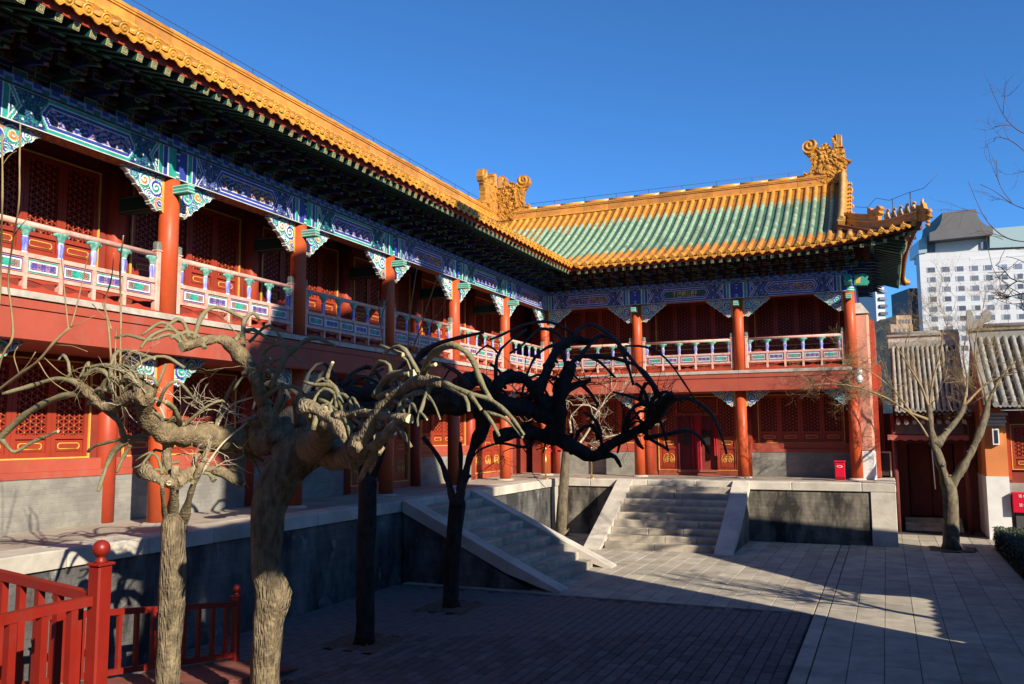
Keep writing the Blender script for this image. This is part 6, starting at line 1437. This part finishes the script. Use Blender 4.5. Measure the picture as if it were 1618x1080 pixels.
# ================================================================ clipped hedge at the right edge
HEDGE = mat('dark_hedge_leaf', (0.030,0.045,0.020), 0.6, objvar=0.2, var=0.4, vscale=20)
hd = thing('hedge', 'low clipped dark green hedge along the right edge of the slabs', 'hedge', (3, 21, 0))
b = MB(); b.box(2.45, 3.9, 15.0, 25.2, 0.0, 0.46, mat('hedge_core', (0.012,0.016,0.009), 0.9)); b.build('core', hd)
b = MB(); rg = random.Random(3)
for k in range(15000):
    y = rg.uniform(14.95, 25.3); s = rg.random()
    if s < 0.45: p = Vector((2.42+rg.gauss(0, 0.03), y, rg.uniform(0.02, 0.52)))
    elif s < 0.55: p = Vector((rg.uniform(2.4, 3.9), 25.25+rg.gauss(0, 0.03), rg.uniform(0.02, 0.52)))
    else: p = Vector((rg.uniform(2.4, 3.9), y, 0.50+rg.gauss(0, 0.03)))
    u = Vector((rg.gauss(0,1), rg.gauss(0,1), rg.gauss(0,1))).normalized(); v = u.orthogonal().normalized(); L = rg.uniform(0.02, 0.04)
    b.add([p-u*L, p+v*L*0.5, p+u*L, p-v*L*0.5], [(0,1,2,3)], HEDGE)
o = b.build('leaves', hd); o['kind'] = 'stuff'

# ================================================================ far buildings
HW = mat('hotel_white_cladding', (0.46,0.46,0.47), 0.6, var=0.04, vscale=0.3); HG = mat('hotel_grey_roof', (0.075,0.072,0.075), 0.6, var=0.1, vscale=0.5); HGL = mat('hotel_glass', (0.09,0.11,0.15), 0.35, spec=0.4, objvar=0.6); HTEAL = mat('teal_glass_band', (0.26,0.34,0.34), 0.2); HJ = mat('hotel_joint', (0.50,0.50,0.50), 0.7)
A0 = at(1450, 450, 190); A1 = at(1640, 450, 185); A0.z = A1.z = 0; fd = (A1-A0).normalized(); fn = Vector((fd.y, -fd.x, 0))    # facade runs along fd, faces fn (towards the court)
MH = Matrix(((fd.x, -fn.x, 0, A0.x), (fd.y, -fn.y, 0, A0.y), (0, 0, 1, 0), (0, 0, 0, 1)))
def onf(px, py):
    d = CF*F_PX+CR*(px-809)+CU*(540-py); o0 = Vector((0, 0, EYE)); t = (A0-o0).dot(fn)/d.dot(fn); q = o0+d*t; return ((q-A0).dot(fd), q.z)
hotel = thing('white_tower_block', 'tall white tower block with rows of small windows and a curved grey roof', 'building', A0)
def Rr(x0, y0, x1, y1): a = onf(x0, y0); c = onf(x1, y1); return a[0], c[0], c[1], a[1]
xl0, zt = onf(1452, 398); xr0, _ = onf(1640, 400); _, zb = onf(1452, 560)
ztop = onf(1500, 398)[1]
b = MB(); b.box(xl0, xr0+14, 0, 3, -1, ztop, HW); b.build('facade', hotel, MH)
for k in range(9):
    z = ztop-1.6*k; b = MB(); b.box(xl0, xr0+14, -0.03, 0, z-0.06, z, HJ); b.build('cladding_joint', hotel, MH)
cx = [onf(q, 440)[0] for q in (1472,1495,1517,1540,1562,1586,1610,1634)]; z1 = onf(1472, 426)[1]; dzr = (onf(1472, 426)[1]-onf(1472, 441.5)[1])
for r in range(9):
    for i, x in enumerate(cx):
        z = z1-dzr*r
        b = MB(); b.box(x-0.85, x+0.85, -0.08, 0.0, z-0.58, z+0.58, mat('window_frame_grey', (0.33,0.35,0.37), 0.5)); o = b.build('window', hotel, MH)
        s = -0.70+0.45*hash01(r, i); b = MB(); b.box(x+s, x+0.78, -0.12, -0.08, z-0.50, z+0.50, HGL); b.build('pane', o, MH)
def roofq(pts, y0, y1, m, nm):
    b = MB(); b.prism([onf(*p) for p in pts][::-1], y0, y1, m); return b.build(nm, hotel, MH)
roofq([(1484,340),(1536,334),(1539,345),(1545,354),(1553,360),(1563,361),(1563,374),(1464,384),(1464,371),(1473,368),(1480,359),(1483,350)], -2.5, 14, HG, 'curved_roof')
roofq([(1466,384),(1563,374),(1563,400),(1466,402)], 1.0, 12, mat('hotel_recess', (0.42,0.41,0.41), 0.6), 'roof_storey'); roofq([(1466,384),(1479,383),(1479,399),(1466,400)], 0.6, 1.0, HGL, 'roof_window'); roofq([(1551,381),(1563,380),(1563,391),(1551,392)], 0.6, 1.0, HGL, 'roof_window')
roofq([(1451,380),(1464,372),(1464,399),(1451,401)], -0.4, 8, HTEAL, 'glass_band'); roofq([(1563,362),(1660,353),(1660,388),(1563,392)], -0.4, 8, HTEAL, 'glass_band'); roofq([(1532,406),(1660,396),(1660,400),(1532,411)], -0.05, 0.1, HJ, 'louvre_band')
b = MB(); q0 = at(1437, 455, 205); q1 = at(1456, 455, 205); b.box(0, (q1-q0).length, 0, 10, -1, q0.z, mat('slate_blue_tower', (0.055,0.055,0.075), 0.6)); dd = (q1-q0).normalized(); tag(b.build('slate_tower', None, Matrix(((dd.x,-dd.y,0,q0.x),(dd.y,dd.x,0,q0.y),(0,0,1,0),(0,0,0,1)))), 'narrow slate grey tower wall left of the white block', 'building')
t = thing('brick_building', 'tan brick building stepping up behind the gatehouse ridge', 'building', at(1420, 560, 120)); TB = mat('tan_brick', (0.36,0.24,0.15), 0.85, var=0.3, vscale=0.6)
for (xa, xb, yt, nm) in ((1407,1442,512,'lower_wall'),(1416,1440,498,'upper_wall')):
    q0 = at(xa, yt, 120 if nm[0] == 'l' else 124); q1 = at(xb, yt, 120 if nm[0] == 'l' else 124); b = MB(); L = Vector((q1.x-q0.x, q1.y-q0.y, 0)); dd = L.normalized(); b.box(0, L.length, 0, 8, -1, q0.z, TB)
    for k in range(4): b.box(L.length*(0.15+0.2*k), L.length*(0.15+0.2*k)+0.35, -0.02, 0.0, q0.z-1.2, q0.z-0.6, HGL)
    b.build(nm, t, Matrix(((dd.x,-dd.y,0,q0.x),(dd.y,dd.x,0,q0.y),(0,0,1,0),(0,0,0,1))))
t = thing('striped_tower', 'pale high-rise with stacked balconies glimpsed beside the end pier', 'building', at(1390, 560, 150)); q0 = at(1382, 440, 150); q1 = at(1396, 440, 150); L = Vector((q1.x-q0.x, q1.y-q0.y, 0)); dd = L.normalized(); Mt = Matrix(((dd.x,-dd.y,0,q0.x),(dd.y,dd.x,0,q0.y),(0,0,1,0),(0,0,0,1)))
b = MB(); b.box(0, L.length, 0, 8, -1, q0.z, HW); b.build('wall', t, Mt)
for k in range(12): b = MB(); b.box(L.length*0.35, L.length+0.3, -0.4, 0, q0.z-1.2-1.3*k, q0.z-0.7-1.3*k, HGL); b.build('balcony', t, Mt)
# unseen hall added behind the camera: closes the court and cuts southern sky light
sh = thing('south_hall', 'unseen red hall that closes the court to the south, added to cut sky light', 'building', (-8, -6, 0))
b = MB(); b.box(-22, 3.5, -12, -5.0, 0, 9.0, REDWALL); b.build('wall', sh)
hip_roof(sh, -23, 4.6, -13.5, -3.6, 8.6, -20, 2.5, -8.7, -8.3, 12.5, TROUGH_Y, YTILE2)
b = MB(); b.box(-4.5, 3.4, -5.0, 1.2, 0, 1.4, TERR_N); b.build('terrace', sh)

# ================================================================ litter
LEAFD = mat('dry_leaf', (0.30,0.20,0.09), 0.9, var=0.4, vscale=30); b = MB(); rg = random.Random(13)
for k in range(420):
    if k % 3 == 0: px_, py_ = rg.choice(TREES_PIT); x, y = px_+rg.gauss(0, 0.45), py_+rg.gauss(0, 0.45)
    elif k % 3 == 1: x, y = 1.36+rg.gauss(0, 0.45), 24.4+rg.gauss(0, 0.4)
    else: x, y = rg.uniform(-8.8, 2.3), rg.uniform(9.0, 24.2)
    if x < -5.3 and 15.3 < y < 18.9: continue
    if -7.4 < x < -3.4 and y > 20.8: continue
    a = rg.uniform(0, 6.283); L = rg.uniform(0.012, 0.03); u = Vector((math.cos(a), math.sin(a), rg.uniform(-.2, .3))); v = Vector((-math.sin(a), math.cos(a), rg.uniform(-.2, .3))); p = Vector((x, y, 0.016))
    b.add([p-u*L, p+v*L*0.5, p+u*L, p-v*L*0.5], [(0,1,2,3)], LEAFD)
o = b.build('fallen_leaves'); o['kind'] = 'stuff'; o['label'] = 'dry leaves scattered over the paving and soil pits'
